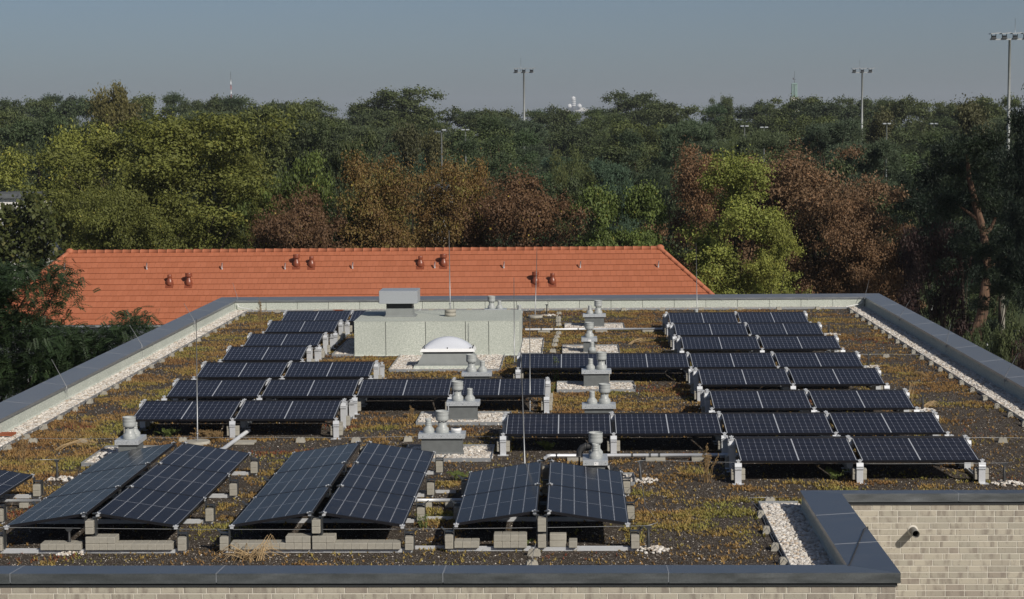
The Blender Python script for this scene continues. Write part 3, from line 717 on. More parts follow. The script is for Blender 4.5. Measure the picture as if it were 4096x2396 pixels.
def vent_unit(u0, u1, vtop, D, depth, zh, pipes, label, hat=.075, body=True, sticker=False):
    """u0,u1: photo x of the hat's front face; vtop: its upper front edge; depth D of that face"""
    x0, x1 = float(dp((u0, vtop), D)[0]), float(dp((u1, vtop), D)[0])
    root = thing('vent_stack', ((x0+x1)/2, D+depth/2, 0), label, 'roof vent', 'boxed vent stacks on the roof')
    i = .045
    w = MB(); w.hexa(frust(x0+i-.02, x1-i+.02, D+i-.02, D+depth-i+.02, 0, x0+i, x1-i, D+i, D+depth-i, .05)); w.box(x0+i, x1-i, D+i, D+depth-i, .0502, zh-.03); w.build('curb', M['dark_felt'], root)
    w = MB(); w.bbox(x0, x1, D, D+depth, zh-hat, zh, .003); h = w.build('hat', M['spangle'], root)
    for k in range(3):
        sx = x0+(x1-x0)*(.1+.4*k); w = MB(); w.box(sx-.005, sx+.005, D-.003, D-.0002, zh-hat*.55-.004, zh-hat*.55+.004); w.build('screw', M['dark_steel'], h)
    if sticker:
        w = MB(); w.box(x0+(x1-x0)*.44, x0+(x1-x0)*.62, D-.002, D-.0004, zh-hat*.95, zh-hat*.35); w.build('sticker', M['white'], h)
    for kind, u, fy in pipes:
        y = D+depth*fy; x = float(dp((u, vtop), y)[0])
        {'b': big_pipe, 's': small_pipe, 'c': low_cap}[kind](root, x, y, zh+.0005)
    return root, (x0+i-.02, x1-i+.02, D+i-.02, D+depth-i+.02)
ZH = .345
def Dof(u, v, z=ZH): return float(gp((u, v), z)[1])
_, h1 = vent_unit(457.6, 552.9, 1761.4, Dof(505, 1761.4, .33), .56, .33, [('b', 440+430/5.669+3, .3), ('s', 440+560/5.669, .78)], 'boxed vent stack with a wide cap beside the left front solar tent')
_, h2 = vent_unit(1672.3, 1859.3, 1745.2, 28.33, .34, ZH, [('s', 1714.7, .5), ('b', 1769.7, .5), ('c', 1825, .5)], 'boxed vent stack with two pipes and a low white cap between the front tents')
_, h3 = vent_unit(1784.5, 1917.8, 1613.8, 31.75, .34, ZH, [('b', 1830.3, .5), ('s', 1879.6, .5)], 'boxed vent stack standing before the second left-hand solar row')
_, h4 = vent_unit(1845.5, 1966, 1490.7, Dof(1905, 1490.7), .34, ZH, [('b', 1886, .5), ('s', 1930, .5)], 'boxed vent stack just before the dome skylight')
r5_, h5 = vent_unit(2331.2, 2432.3, 1841.8, Dof(2380, 1841.8), .53, ZH, [('s', 2382, .33), ('b', 2383, .74)], 'boxed vent stack with black elbow pipe behind the short front tent', sticker=True)
_, h6 = vent_unit(2327.6, 2463.6, 1618.9, Dof(2395, 1618.9), .33, ZH, [('s', 2368.5, .5), ('b', 2418.4, .5)], 'boxed vent stack behind the four-panel row on the right')
_, h7 = vent_unit(2325.9, 2445.6, 1491.7, 35.92, .33, ZH, [('s', 2362, .5), ('b', 2406, .5)], 'boxed vent stack in a gravel bed before the farther four-panel row')
_, h9 = vent_unit(2325.6, 2389, 1353.5, Dof(2357, 1353.5), .5, ZH, [('b', 2357.5, .5)], 'narrow boxed vent stack with one wide pipe in a gravel bed', sticker=True)
_, h10 = vent_unit(2331.3, 2423.3, 1266, 47.0, .33, ZH, [('s', 2359.6, .5), ('b', 2393, .5)], 'farthest boxed vent stack in the middle of the roof')
vent_unit(1938, 2026, 1237, Dof(1980, 1237), .33, ZH, [('b', 1966, .5), ('s', 1998, .5)], 'boxed vent stack half hidden behind the green felt box')
def lone_vent(u, vbase, D, zb, label):
    x = float(dp((u, vbase), D)[0]); root = thing('pipe_vent', (x, D, 0), label, 'roof vent', 'single pipe vents')
    w = MB(); w.lathe(x, D, [(.11, 0), (.09, .02), (.085, zb)], 20, True); w.build('sleeve', M['dark_felt'], root); small_pipe(root, x, D, zb+.0005)
lone_vent(2367.7, 1410, 40.0, .23, 'single grey pipe vent in front of the narrow boxed vent')
lone_vent(2077, 1238, 46.6, .42, 'single grey pipe vent on a dark sleeve behind the green felt box corner')
lone_vent(2785, 1240, 48.2, .13, 'single grey pipe vent behind the farthest right-hand solar row')
# beds round the vents
bed(gx(b1(600, 490)), h1[1]+.25, gy(b1(700, 490)), gy(b1(800, 362)), 'white gravel bed round the vent stack at the left front tent', 21, [h1])
bed(h2[0]-.25, gx(r5(1850, 1465)), gy(r5(1700, 1468)), gy(r5(1700, 1358)), 'white gravel bed round the vent stack with the low white cap', 22, [h2])
bed(gx(r5(1258, 1177)), gx(r5(1990, 1180)), gy(r5(1500, 1182)), gy(r5(1500, 1096)), 'white gravel bed before the second left-hand solar row', 23, [h3])
bed(gx(c4(140, 990)), gx(c4(1803, 990)), gy(c4(900, 993)), gy(c4(900, 812)), 'white gravel bed before the farther four-panel row', 24, [h7])
bed(gx(r3(1228, 1240)), gx(r3(2338, 1240)), gy(r3(1700, 1330)), gy(r3(1700, 1168)), 'white gravel bed round the narrow boxed vent', 25, [h9])
bed(gx(r3(1268, 800)), gx(r3(2445, 800)), gy(r3(1700, 842)), gy(r3(1700, 736)), 'white gravel bed round the farthest boxed vent', 26, [h10])
bed(h5[0]-.15, gx(b3(900, 560)), h5[2]-.12, h5[3]+.12, 'white gravel bed behind the short front tent', 27, [h5])
# black elbow pipe and black bag at the fifth vent
e1 = Zm(2300, 1700, 7.37); De = h5[3]-.12
ex = [dp(e1(*p), De) for p in ((470, 630), (330, 620), (200, 680), (140, 780), (125, 930))]
ptsb = [Vector(ex[0]), Vector(ex[1]), Vector(ex[2]), Vector(ex[3]), Vector(ex[4])]
sm = []
for i in range(len(ptsb)-1):
    for t in (0, .33, .66): sm.append(ptsb[i].lerp(ptsb[i+1], t))
sm.append(ptsb[-1]); sm.append(Vector((ptsb[-1].x, ptsb[-1].y, .05)))
ep = thing('elbow_pipe', (ptsb[-1].x, ptsb[-1].y, 0), 'black plastic elbow pipe bending down at the left of the vent stack', 'pipe')
w = MB(); w.tube(sm[:-1], .048, 14); w.build('bend', M['rubber'], ep)
w = MB(); w.tube([sm[0]+Vector((-.09, 0, 0)), sm[0]+Vector((-.06, 0, 0))], .053, 14); w.build('socket', M['rubber'], ep)
w = MB(); w.tube([sm[-2]+Vector((.0, 0, -.0)), (sm[-1].x, sm[-1].y, 0)], .012, 8); w.build('drain_rod', M['dark_steel'], ep)
bgx, bgy = float(h5[1])+.1, h5[2]+.12
bm = bmesh.new(); bmesh.ops.create_icosphere(bm, subdivisions=3, radius=1); rr = random.Random(4)
for v in bm.verts:
    v.co *= 1+.22*math.sin(7*v.co.x+3*v.co.z)*math.cos(6*v.co.y)+rr.uniform(-.09, .09)
    v.co = Vector((bgx+v.co.x*.13, bgy+v.co.y*.12, max(0.002, .09+v.co.z*.13+(.06 if v.co.x < -.4 else 0))))
me = bpy.data.meshes.new('black_bag'); bm.to_mesh(me); bm.free(); setmat(me, M['black']); o = obj('plastic_bag', me); tag(o, 'crumpled black plastic bag at the foot of the vent stack', 'bag')

# ================================================================== CONDUITS, WIRES, RODS, HOLDERS
def pipe_thing(name, pts, r, mat, label, cat, group=None, supports=()):
    root = thing(name, Vector((pts[0][0], pts[0][1], 0)), label, cat, group)
    w = MB(); w.tube(pts, r, 12); w.build('tube', M[mat], root)
    return root
def slab(x, y, w_, d_, h, label):
    w = MB(); w.bbox(x-w_/2, x+w_/2, y-d_/2, y+d_/2, 0, h, .005); o = w.build_at('concrete_slab', M['concrete'], (x, y, 0)); tag(o, label, 'concrete slab', 'slabs carrying the conduits'); return o
cz = .075
a, b = gp(r6(88, 428), cz), gp(r6(1205, 416), cz)
c1 = pipe_thing('conduit', [(a[0]+.05, a[1], cz), (b[0], a[1]-.02, cz)], .026, 'alu', 'silver conduit running right from the green felt box to the far solar rows', 'pipe')
for u in (250, 700, 1070): x = float(dp(r6(u, 430), a[1])[0]); slab(x, a[1]-.03, .3, .2, cz-.026, 'thin concrete slab under the far conduit')
for u in (230, 330, 520, 760, 1000):
    x = float(dp(r6(u, 430), a[1])[0]); w = MB(); w.tube([(x-.015, a[1]-.005, cz), (x+.015, a[1]-.005, cz)], .029, 12); w.build('clip', M['dark_steel'], c1)
p0, p1 = gp(b3(262, 412), cz), gp(b3(1640, 402), cz)
c2_ = pipe_thing('conduit', [(p0[0]-.03, p0[1]-.2, cz), (p0[0], p0[1]-.04, cz), (p0[0]+.06, p0[1], cz), (p1[0]+.2, p0[1]+.02, cz)], .028, 'alu', 'silver conduit running right from the short front tent', 'pipe')
for u in (480, 1060, 1400): x = float(dp(b3(u, 410), p0[1])[0]); slab(x, p0[1]-.02, .3, .2, cz-.028, 'thin concrete slab under the near conduit')
for u in (330, 890, 1022, 1090, 1420):
    x = float(dp(b3(u, 410), p0[1])[0]); w = MB(); w.tube([(x-.012, p0[1], cz), (x+.012, p0[1], cz)], .031, 12); w.build('clip', M['dark_steel'], c2_)
d0, d1 = gp(b1(1655, 362), .07), gp(b1(1842, 225), .07)
pipe_thing('conduit', [(d0[0]-.25, d0[1]-.9, .07), tuple(d0), tuple(d1)], .033, 'alu', 'shiny conduit slanting between the left front tent and the nearest left row', 'pipe')
sx_ = gp(b1(1760, 325), 0); slab(float(sx_[0])+.08, float(sx_[1])+.05, .4, .3, .034, 'thin concrete slab under the slanting conduit')
for (ya, xa, xb, lab) in ((gp(b2(1350, 742), .09)[1], gp(b2(1215, 740), .09)[0], gp(b2(1490, 742), .09)[0], 'silver conduit bridging the middle and short front tents'), (gp(b1(100, 746), .09)[1], gp(b1(0, 746), .09)[0]-.6, gp(b1(235, 746), .09)[0], 'silver conduit bridging to the tent at the left picture edge')):
    pipe_thing('conduit', [(xa-.12, ya, .09), (xb+.12, ya, .09)], .024, 'alu', lab, 'pipe')
    for x in (xa+.1, xb-.1): slab(float(x), float(ya), .12, .12, .065, 'thin concrete slab under a conduit between the tents')
# rails that continue between the middle and the short tent
for vy in (672, 868, 1085):
    y = float(gp(b2(1300, vy), .03)[1]); xa, xb = float(gp(b2(1180, vy), .03)[0]), float(gp(b2(1480, vy), .03)[0])
    w = MB(); w.box(xa, xb, y-.02, y+.02, .0, .03); w.box(xa, xb, y-.02, y-.016, .0305, .045); o = w.build_at('rail', M['alu'], ((xa+xb)/2, y, 0)); tag(o, {672: 'farthest', 868: 'middle', 1085: 'nearest'}[vy]+' aluminium rail lying between the middle and short front tents', 'rail', 'loose rails between the tents')
# lightning rods
def rod(top, base, D, zb, label, r=.009, base_kind='disc', parent_z=0.):
    x = float(dp(base, D)[0]); zt = float(dp(top, D)[2]); xt = float(dp(top, D)[0])
    root = thing('lightning_rod', (x, D, zb), label, 'lightning rod', 'upright lightning rods')
    if base_kind == 'disc':
        w = MB(); w.lathe(x, D, [(.2, zb), (.205, zb+.01), (.20, zb+.055), (.185, zb+.066)], 28, True); w.build('base', M['concrete'], root); z1 = zb+.0665
    elif base_kind == 'double':
        w = MB(); w.lathe(x, D, [(.13, zb), (.13, zb+.075)], 24, True); w.lathe(x, D, [(.13, zb+.0755), (.128, zb+.15), (.12, zb+.158)], 24, True); w.build('base', M['concrete'], root); z1 = zb+.1585
    else:
        w = MB(); w.box(x-.05, x+.05, D-.05, D+.05, zb, zb+.02); w.build('base', M['dark_steel'], root); z1 = zb+.0205
    zm = z1+(zt-z1)*.45
    w = MB(); w.tube([(x, D, z1), (x+(xt-x)*.45, D, zm), (xt, D, zt)], [r*1.15, r*.95, r*.55], 8); w.build('shaft', M['wire'], root)
    w = MB(); w.tube([(x, D-.002, z1+.11), (x, D-.002, z1+.14)], r*2.1, 8); w.build('coupling', M['wire'], root)
    return x
rod((785, 1275), (790, 1758), Dof(790, 1766, .05), 0, 'tall lightning rod on a round concrete base beside the nearest left row', .0095)
rod((1796, 922), (1801, 1255), 42.35, ZP, 'tallest lightning rod on a double concrete block on the green felt box', .011, 'double')
rod((2055.6, 1110), (2058, 1436), Dof(2058, 1440, .05)-.1, 0, 'lightning rod before the right corner of the green felt box', .011, 'plate')
rod((2148, 990), (2140.6, 1258), Dof(2140, 1262, .06), 0, 'lightning rod on a concrete disc near the rear parapet', .011)
rod((2119, 1240), (2120, 1639), Dof(2120, 1645, .02), 0, 'lightning rod at the right end of the four-panel row on the left', .0095, 'plate')
rod((2083.6, 1405), (2102, 1880), 25.6, 0, 'lightning rod behind the short front solar tent', .0095, 'plate')
rod((2784, 970), (2789, 1205), 48.9, 0, 'lightning rod behind the farthest right-hand solar row', .009, 'plate')
# air terminals leaning from the parapet edges
def lean(p0, p1, x, lab, sgn):
    """p0 tip, p1 foot on the coping's inner edge at x"""
    r = ray(*p1); t = x/r[0]; f = CAM+r*t
    tip = dp(p0, f[1]+.12)
    root = thing('air_terminal', f, lab, 'lightning rod', 'leaning air terminals on the parapets')
    w = MB(); w.tube([f+np.array([-sgn*.012, 0, -.03]), f+np.array([-sgn*.012, 0, .02]), tip], [.007, .007, .0045], 6); w.build('shaft', M['wire'], root)
    w = MB(); w.box(f[0]-sgn*.012-.018, f[0]-sgn*.012+.018, f[1]-.015, f[1]+.015, f[2]-.06, f[2]-.025); w.build('clamp', M['wire'], root)
    w = MB(); fx = f[0]-sgn*.015
    w.tube([(fx, f[1], f[2]-.06), (fx, f[1], .12), (fx-sgn*.1, f[1], .05), (fx-sgn*.35, f[1], .045), (fx-sgn*.52, f[1]-.02, .05)], .005, 6); w.build('down_wire', M['wire'], root)
o4 = ['second farthest', 'middle', 'nearest']
lean(r4(1830, 357), r4(1870, 497), XLI+.01, 'thin rod leaning over the rear left parapet corner', -1)
for q, (a, b) in enumerate((((1445, 517), (1528, 667)), ((1018, 687), (1112, 852)), ((405, 958), (518, 1178)))): lean(r4(*a), r4(*b), XLI+.005, f'thin rod leaning outwards over the left parapet, {o4[q]} one', -1)
lean(r7(795, 38), r7(765, 172), XRI-.01, 'thin rod leaning over the rear right parapet corner', 1)
for q, (a, b) in enumerate((((1118, 195), (1037, 337)), ((1438, 385), (1405, 547)), ((1970, 612), (1865, 812)))): lean(r7(*a), r7(*b), XRI-.005, f'thin rod leaning outwards over the right parapet, {o4[q]} one', 1)
# concrete wire holders and the wires they carry
hm = MB(); hm.hexa(frust(-.075, .075, -.05, .05, 0, -.06, .06, -.04, .04, .07)); hm.hexa(frust(-.045, -.012, -.03, .03, .0701, -.04, -.014, -.025, .025, .083)); hm.hexa(frust(.012, .045, -.03, .03, .0701, .014, .04, -.025, .025, .083)); HOLD = hm.mesh('wire_holder', M['concrete'])
def holder(x, y, rz, label, group):
    o = obj('wire_holder', HOLD, None, (x, y, 0)); o.rotation_euler = (0, 0, rz+random.uniform(-.2, .2)); return tag(o, label, 'wire holder', group)
def wire(name, pts, label, r=.0035, sag=.0):
    w = MB(); w.tube(pts, r, 6); o = w.build_at(name, M['wire'], Vector(pts[0])); return tag(o, label, 'wire', 'lightning conductor wires')
pl = []; pr_ = []
y = 28.0
while y < 51.4:
    holder(KL+.09, y, math.pi/2, 'small concrete wire holder along the gravel edging on the left', 'wire holders along the left edging'); pl.append((KL+.09+random.uniform(-.01, .01), y, .078)); pl.append((KL+.09+random.uniform(-.03, .03), y+.5, .06)); y += 1.02
y = 29.0
while y < 51.4:
    holder(KR-.09, y, math.pi/2, 'small concrete wire holder along the gravel edging on the right', 'wire holders along the right edging'); pr_.append((KR-.09+random.uniform(-.01, .01), y, .078)); pr_.append((KR-.09+random.uniform(-.03, .03), y+.5, .06)); y += 1.02
wire('conductor_wire', pl, 'conductor wire along the gravel edging on the left'); wire('conductor_wire', pr_, 'conductor wire along the gravel edging on the right')
yb_ = KB-.12; pbk = []
for k in range(15):
    x = -8.3+k*1.08; holder(x, yb_, 0, 'small concrete wire holder along the rear edging', 'wire holders along the rear edging'); pbk.append((x, yb_, .078))
wire('conductor_wire', pbk, 'conductor wire along the rear edging')
cr = [gp(p, .05) for p in (b1(245, 297), b1(610, 300), b1(1355, 290), b2(330, 290), b2(740, 290), b2(1125, 282))]
for p in cr: holder(p[0], p[1], 0, 'small concrete wire holder in the line behind the front tents', 'wire holders behind the front tents')
wire('conductor_wire', [(KL+.1, cr[0][1]+.05, .06)] + [(p[0], p[1], .078) for p in cr] + [(cr[-1][0]+2.0, cr[-1][1], .07)], 'conductor wire crossing the roof behind the front tents')
col = [gp(r3(*p), .04) for p in ((1160, 505), (1148, 590), (1145, 640), (1150, 718), (1152, 890), (1118, 968), (1093, 1032), (1070, 1122), (1040, 1240))]
for p in col: holder(p[0], p[1], 0, 'small concrete wire holder in the line right of the green felt box', 'wire holders right of the green felt box')
wire('conductor_wire', [(p[0], p[1], .078) for p in col], 'conductor wire snaking towards the rear right of the green felt box')
rt = [gp((3000+x/3.35, 1880+y/3.35), .04) for x, y in ((265, 405), (145, 590), (222, 800), (337, 1027), (442, 1222))]
for k, p in enumerate(rt): holder(p[0], p[1], 0 if k == 0 else math.pi/2, 'small concrete wire holder along the front gravel bed at the parapet corner', 'wire holders at the front gravel bed')
wire('conductor_wire', [(XR0-.02, rt[0][1], .09), (rt[0][0], rt[0][1], .078), (rt[1][0]-.08, rt[0][1]-.02, .078)] + [(p[0], p[1], .078) for p in rt[1:]] + [(rt[-1][0]+.1, YFI+.05, .07)], 'conductor wire bent round the front gravel bed')
fr2 = [gp(t5(745, 720), .04), gp(t5(718, 865), .04)]
for p in fr2: holder(p[0], p[1], 0, 'small concrete wire holder before the short front tent', 'wire holders before the short front tent')
wire('conductor_wire', [(fr2[0][0]+.02, fr2[0][1]+.25, .1)] + [(p[0], p[1], .078) for p in fr2] + [(fr2[1][0]-.02, YFI+.05, .06)], 'short conductor wire before the short front tent')
rh = [gp(r7(930, 635), .04), gp(b4(1740, 295), .04)]
for p, t_ in zip(rh, ('farther', 'nearer')):
    holder(p[0], p[1], 0, f'{t_} single concrete wire holder right of the solar rows', 'single wire holders on the right')
    wire('conductor_wire', [(RXR+.1, p[1]+.02, .07), (p[0], p[1], .078), (KR+.1, p[1]-.02, .06), (XRI-.1, p[1], .07)], f'{t_} conductor wire crossing to the right parapet')
# black stand posts carrying the taut wire, each in its little heap of gravel
def stand(px, h, label, seed, top=True):
    p = gp(px, 0); x, y = float(p[0]), float(p[1])
    root = thing('wire_stand', (x, y, 0), label, 'wire stand', 'black wire stands')
    w = MB(); w.lathe(x, y, [(.03, 0), (.026, .04), (.02, .12), (.014, h-.02)], 12, True); w.build('pole', M['rubber'], root)
    w = MB(); w.hexa(frust(x-.02, x+.02, y-.012, y+.012, h-.02, x-.045, x+.045, y-.014, y+.014, h+.012)); w.build('head', M['dark_steel'], root)
    stones('gravel_heap', [('disc', x+.05, y, .17)], .022, 900, 'small heap of white gravel round the '+label, seed=seed, ico=True)
    return (x, y, h+.016)
HS = .28
s1 = stand(b1(517, 1130), HS, 'black wire stand before the left front tent', 31)
s2 = stand(b3(1010, 1112), HS, 'black wire stand at the right front corner of the short tent', 32)
s3 = stand(b3(950, 602), HS, 'black wire stand behind the short front tent', 33)
s4 = stand(b4(1748, 622), HS, 'black wire stand at the right end of the nearest right-hand row', 34)
s5 = stand(b1(425, 590), HS, 'black wire stand left of the left front tent', 35)
s6 = stand(r7(478, 470), .3, 'black wire stand at the right end of the second farthest right row', 36)
s7 = stand(r7(790, 725), .3, 'black wire stand at the right end of the middle right-hand row', 37)
s8 = stand(r7(1215, 1068), .3, 'black wire stand beside dry straw at the right', 38)
s9 = stand(r3(920, 555), .3, 'black wire stand near the rear parapet right of the green felt box', 39)
def sagw(a, b, s=.02, n=6): return [(a[0]+(b[0]-a[0])*t, a[1]+(b[1]-a[1])*t, a[2]+(b[2]-a[2])*t-4*s*t*(1-t)) for t in [i/n for i in range(n+1)]]
wire('stretched_wire', [(-9.0, s1[1]+.02, .33)] + sagw((s1[0]-.12, s1[1], s1[2]+.006), (s2[0]-.1, s2[1], s2[2]), .03, 10) + [(s2[0], s2[1], s2[2]+.004), (s2[0]+.1, s2[1]+.03, s2[2]+.03), (s2[0]+.12, s2[1]+.15, s2[2]+.02), (s2[0]+.02, s2[1]+1.5, .25), (s3[0]-.02, s3[1]-.05, s3[2])], 'taut wire stretched along the front of the tents', .003)
wire('stretched_wire', [(s3[0]-.06, s3[1]-.02, s3[2]-.01), (s3[0], s3[1], s3[2]+.006)] + sagw((s3[0]+.1, s3[1], s3[2]+.01), (s4[0], s4[1], s4[2]+.006), .03, 10) + [(s4[0]+.12, s4[1], s4[2]+.02)], 'taut wire stretched before the nearest right-hand row', .003)
wire('stretched_wire', [(s5[0]-.25, s5[1], s5[2]+.0), (s5[0], s5[1], s5[2]+.004), (s5[0]+.12, s5[1], s5[2]+.02)], 'short wire on the stand left of the front tent', .004)
# dark cable that lies across the projecting coping
pa, pb_ = gp(b4(722, 948), .30), gp(b4(593, 1228), .27)
w = MB(); w.tube([(XR1+.012, pa[1]+.02, .18), (XR1+.008, pa[1]+.01, .312), (pa[0]-.03, pa[1]-.08, .307), (pb_[0]+.02, pb_[1]+.03, .28), (XR0-.008, pb_[1]-.02, .27), (XR0-.012, pb_[1]-.03, .18)], .006, 6)
tag(w.build_at('loose_cable', M['rubber'], Vector((XR1, float(pa[1]), .2))), 'thin dark cable lying across the projecting front coping', 'cable')
# white cables at the two rear corners
for s_, X in ((-1, XLI), (1, XRI)):
    x = X-s_*.06
    w = MB(); w.tube([(x, YBI-.02, .2), (x-s_*.02, YBI-.05, .13), (x-s_*.12, YBI-.1, .1), (x-s_*.35, YBI-.2, .07), (x-s_*.5, YBI-.3, .05)], .012, 8)
    tag(w.build_at('white_cable', M['white'], Vector((x, YBI-.02, .1))), f'white cable coming down at the rear {"left" if s_<0 else "right"} parapet corner', 'cable', 'white cables in the rear corners')
# orange plastic bits
p = gp(b1(35, 258), .04); w = MB()
for k in range(7): w.box(p[0]-.14+.042*k, p[0]-.115+.042*k, p[1]-.13, p[1]+.13, .05, .062)
w.box(p[0]-.15, p[0]+.15, p[1]-.16, p[1]-.14, .049, .064); w.box(p[0]-.15, p[0]+.15, p[1]+.14, p[1]+.16, .049, .064); w.box(p[0]-.15, p[0]-.13, p[1]-.14, p[1]+.14, 0, .049); w.box(p[0]+.13, p[0]+.15, p[1]-.14, p[1]+.14, 0, .049)
tag(w.build_at('plastic_grate', M['orange'], Vector((p[0], p[1], 0))), 'orange plastic drain grate on the left gravel strip', 'grate')
p = gp(r5(650, 268), .1); w = MB(); w.bbox(p[0]-.11, p[0]+.11, p[1]-.04, p[1]+.04, 0, .07, .01); w.bbox(p[0]-.16, p[0]+.16, p[1]-.05, p[1]+.05, .071, .083, .004)
tag(w.build_at('orange_marker', M['orange'], Vector((p[0], p[1], 0))), 'flat orange box near the rear parapet', 'box')
# pale ground under the gravel
w = MB()
for (x0, x1, y0, y1) in beds:
    w.add([(x0, y0, .004), (x1, y0, .004), (x1, y1, .004), (x0, y1, .004)], [(0, 1, 2, 3)])
gb = w.build('gravel_bedding', simple('gravel_dust', (.30, .27, .24), .95, 0, 60, .3, .3), None); tag(gb, kind='structure')

# ================================================================== PLANTED SUBSTRATE
def vnoise(x, y, seed, sx, sy, octv=4):
    r = np.random.default_rng(seed); out = 0; amp = 1; tot = 0
    for o in range(octv):
        G = r.random((64, 64)); fx = x/sx*2**o+13.7*o; fy = y/sy*2**o+7.1*o
        ix = np.floor(fx).astype(int); iy = np.floor(fy).astype(int); tx = fx-ix; ty = fy-iy; tx = tx*tx*(3-2*tx); ty = ty*ty*(3-2*ty)
        g = lambda a, b: G[a % 64, b % 64]
        out = out+amp*((g(ix, iy)*(1-tx)+g(ix+1, iy)*tx)*(1-ty)+(g(ix, iy+1)*(1-tx)+g(ix+1, iy+1)*tx)*ty); tot += amp; amp *= .55
    return out/tot
EXC = [(PBX0-.1, PBX1+.05, PBY0-.1, PBY1+.05), hole] + [(a-.02, b+.02, c-.02, d+.02) for a, b, c, d in (h1, h2, h3, h4, h5, h6, h7, h9, h10)] + list(beds)
SH = []                                            # ground in the permanent shade of the arrays: hardly anything grows
for k in range(8): SH.append((RXR-RN[k]*PW-(RN[k]-1)*GAP+.1, RXR-.25, RY[k]+.12, RY[k]+2.0))
for k in range(7): SH.append((LXL+.1, LXL+LN[k]*PW+(LN[k]-1)*GAP-.15, LY[k]+.12, LY[k]+2.0))
for xc, n in ((-5.8156, 3), (-3.0858, 3), (-.3863, 2), (-8.55, 2)): SH.append((xc-1, xc+1, 21.9, 21.7+n*1.67))
def inside(x, y, rects):
    m_ = np.zeros(len(x), bool)
    for a, b, c, d in rects: m_ |= (x > a) & (x < b) & (y > c) & (y < d)
    return m_
n = 420000
X = KL+.02+rng.random(n)*(KR-KL-.04); Y = 19.98+31.55*rng.random(n)**1.15
keep = ~((X > XR0-.6) & (Y < 24.52)) & ~inside(X, Y, EXC)
X, Y = X[keep], Y[keep]
n1 = vnoise(X, Y, 3, .62, .42, 5); n2 = vnoise(X, Y, 5, 4.0, 2.6, 3)
want = .545 - .09*np.clip((Y-24)/22, 0, 1) - .07*(X < -7.3) - .04*((X > -.9) & (X < 2.2) & (Y > 43)) + .05*(X > 5.9) + .03*(Y < 22)
fld = .68*n1+.32*n2; sh = inside(X, Y, SH)
prob = np.clip((fld-want)/.15+.22+.6*(vnoise(X, Y, 33, .16, .12, 2)-.5), .05, 1)*np.where(sh, .10, 1.0)
near = np.clip(1.0-(Y-22)/60, .5, 1)
sel = rng.random(len(X)) < prob*.95*near
X, Y, fl = X[sel], Y[sel], fld[sel]; n = len(X)
if n > 130000: X, Y, fl = X[:130000], Y[:130000], fl[:130000]; n = 130000
hue = np.clip(.48+1.25*(vnoise(X, Y, 9, 1.1, .7, 4)-.5)+.14*(rng.random(n)-.5) + .10*(Y < 27), 0, 1)
hue = np.where(vnoise(X, Y, 21, 2.2, 1.2, 2) > .78, 1.0, np.minimum(hue, .97))
K = 4
cx = np.repeat(X, K); cy = np.repeat(Y, K); a = rng.random(n*K)*2*np.pi; ln = (.014+.026*rng.random(n*K)); hh = .012+.034*rng.random(n*K)+np.repeat(.03*np.clip(fl-.6, 0, 1), K)
wd = .006+.008*rng.random(n*K); ca, sa = np.cos(a), np.sin(a)
V = np.zeros((n*K, 3, 3)); V[:, 0] = np.c_[cx-sa*wd, cy+ca*wd, np.zeros(n*K)+.001]; V[:, 1] = np.c_[cx+sa*wd, cy-ca*wd, np.zeros(n*K)+.001]; V[:, 2] = np.c_[cx+ca*ln, cy+sa*ln, hh]
me = np_mesh('sedum', V.reshape(-1, 3), np.arange(n*K*3).reshape(-1, 3), M['sedum'], {'rnd': np.clip(np.repeat(hue, K)+.10*(rng.random(n*K)-.5), 0, 1)})
tag(obj('sedum_carpet', me), 'low rusty and yellow-green sedum growing in patches over the roof', 'sedum', None, 'stuff')
# loose pale pebbles in the substrate
npb = 36000; X = KL+rng.random(npb)*(KR-KL); Y = 20.0+(51.3-20.0)*rng.random(npb)**1.6
ok = ~((X > XR0-.6) & (Y < 24.52)) & ~inside(X, Y, EXC); X, Y = X[ok], Y[ok]; npb = len(X)
oc = np.array([(1, 0, 0), (-1, 0, 0), (0, 1, 0), (0, -1, 0), (0, 0, .7), (0, 0, -.7)], float); of = np.array([(0, 2, 4), (2, 1, 4), (1, 3, 4), (3, 0, 4)])
s = (.004+.010*rng.random(npb)**2)[:, None, None]; V = oc[None]*s*(.7+.6*rng.random((npb, 6, 1))); a = rng.random(npb)*6.28
Rz = np.zeros((npb, 3, 3)); Rz[:, 0, 0] = np.cos(a); Rz[:, 0, 1] = -np.sin(a); Rz[:, 1, 0] = np.sin(a); Rz[:, 1, 1] = np.cos(a); Rz[:, 2, 2] = 1
V = np.einsum('nij,nkj->nki', Rz, V)+np.stack([X, Y, np.full(npb, .003)], 1)[:, None, :]
me = np_mesh('pebbles', V.reshape(-1, 3), (of[None]+(np.arange(npb)*6)[:, None, None]).reshape(-1, 3), M['pebble'], {'rnd': np.repeat(rng.random(npb), 4)})
tag(obj('loose_pebbles', me), 'small pale pebbles scattered in the dark roof substrate', 'pebbles', None, 'stuff')

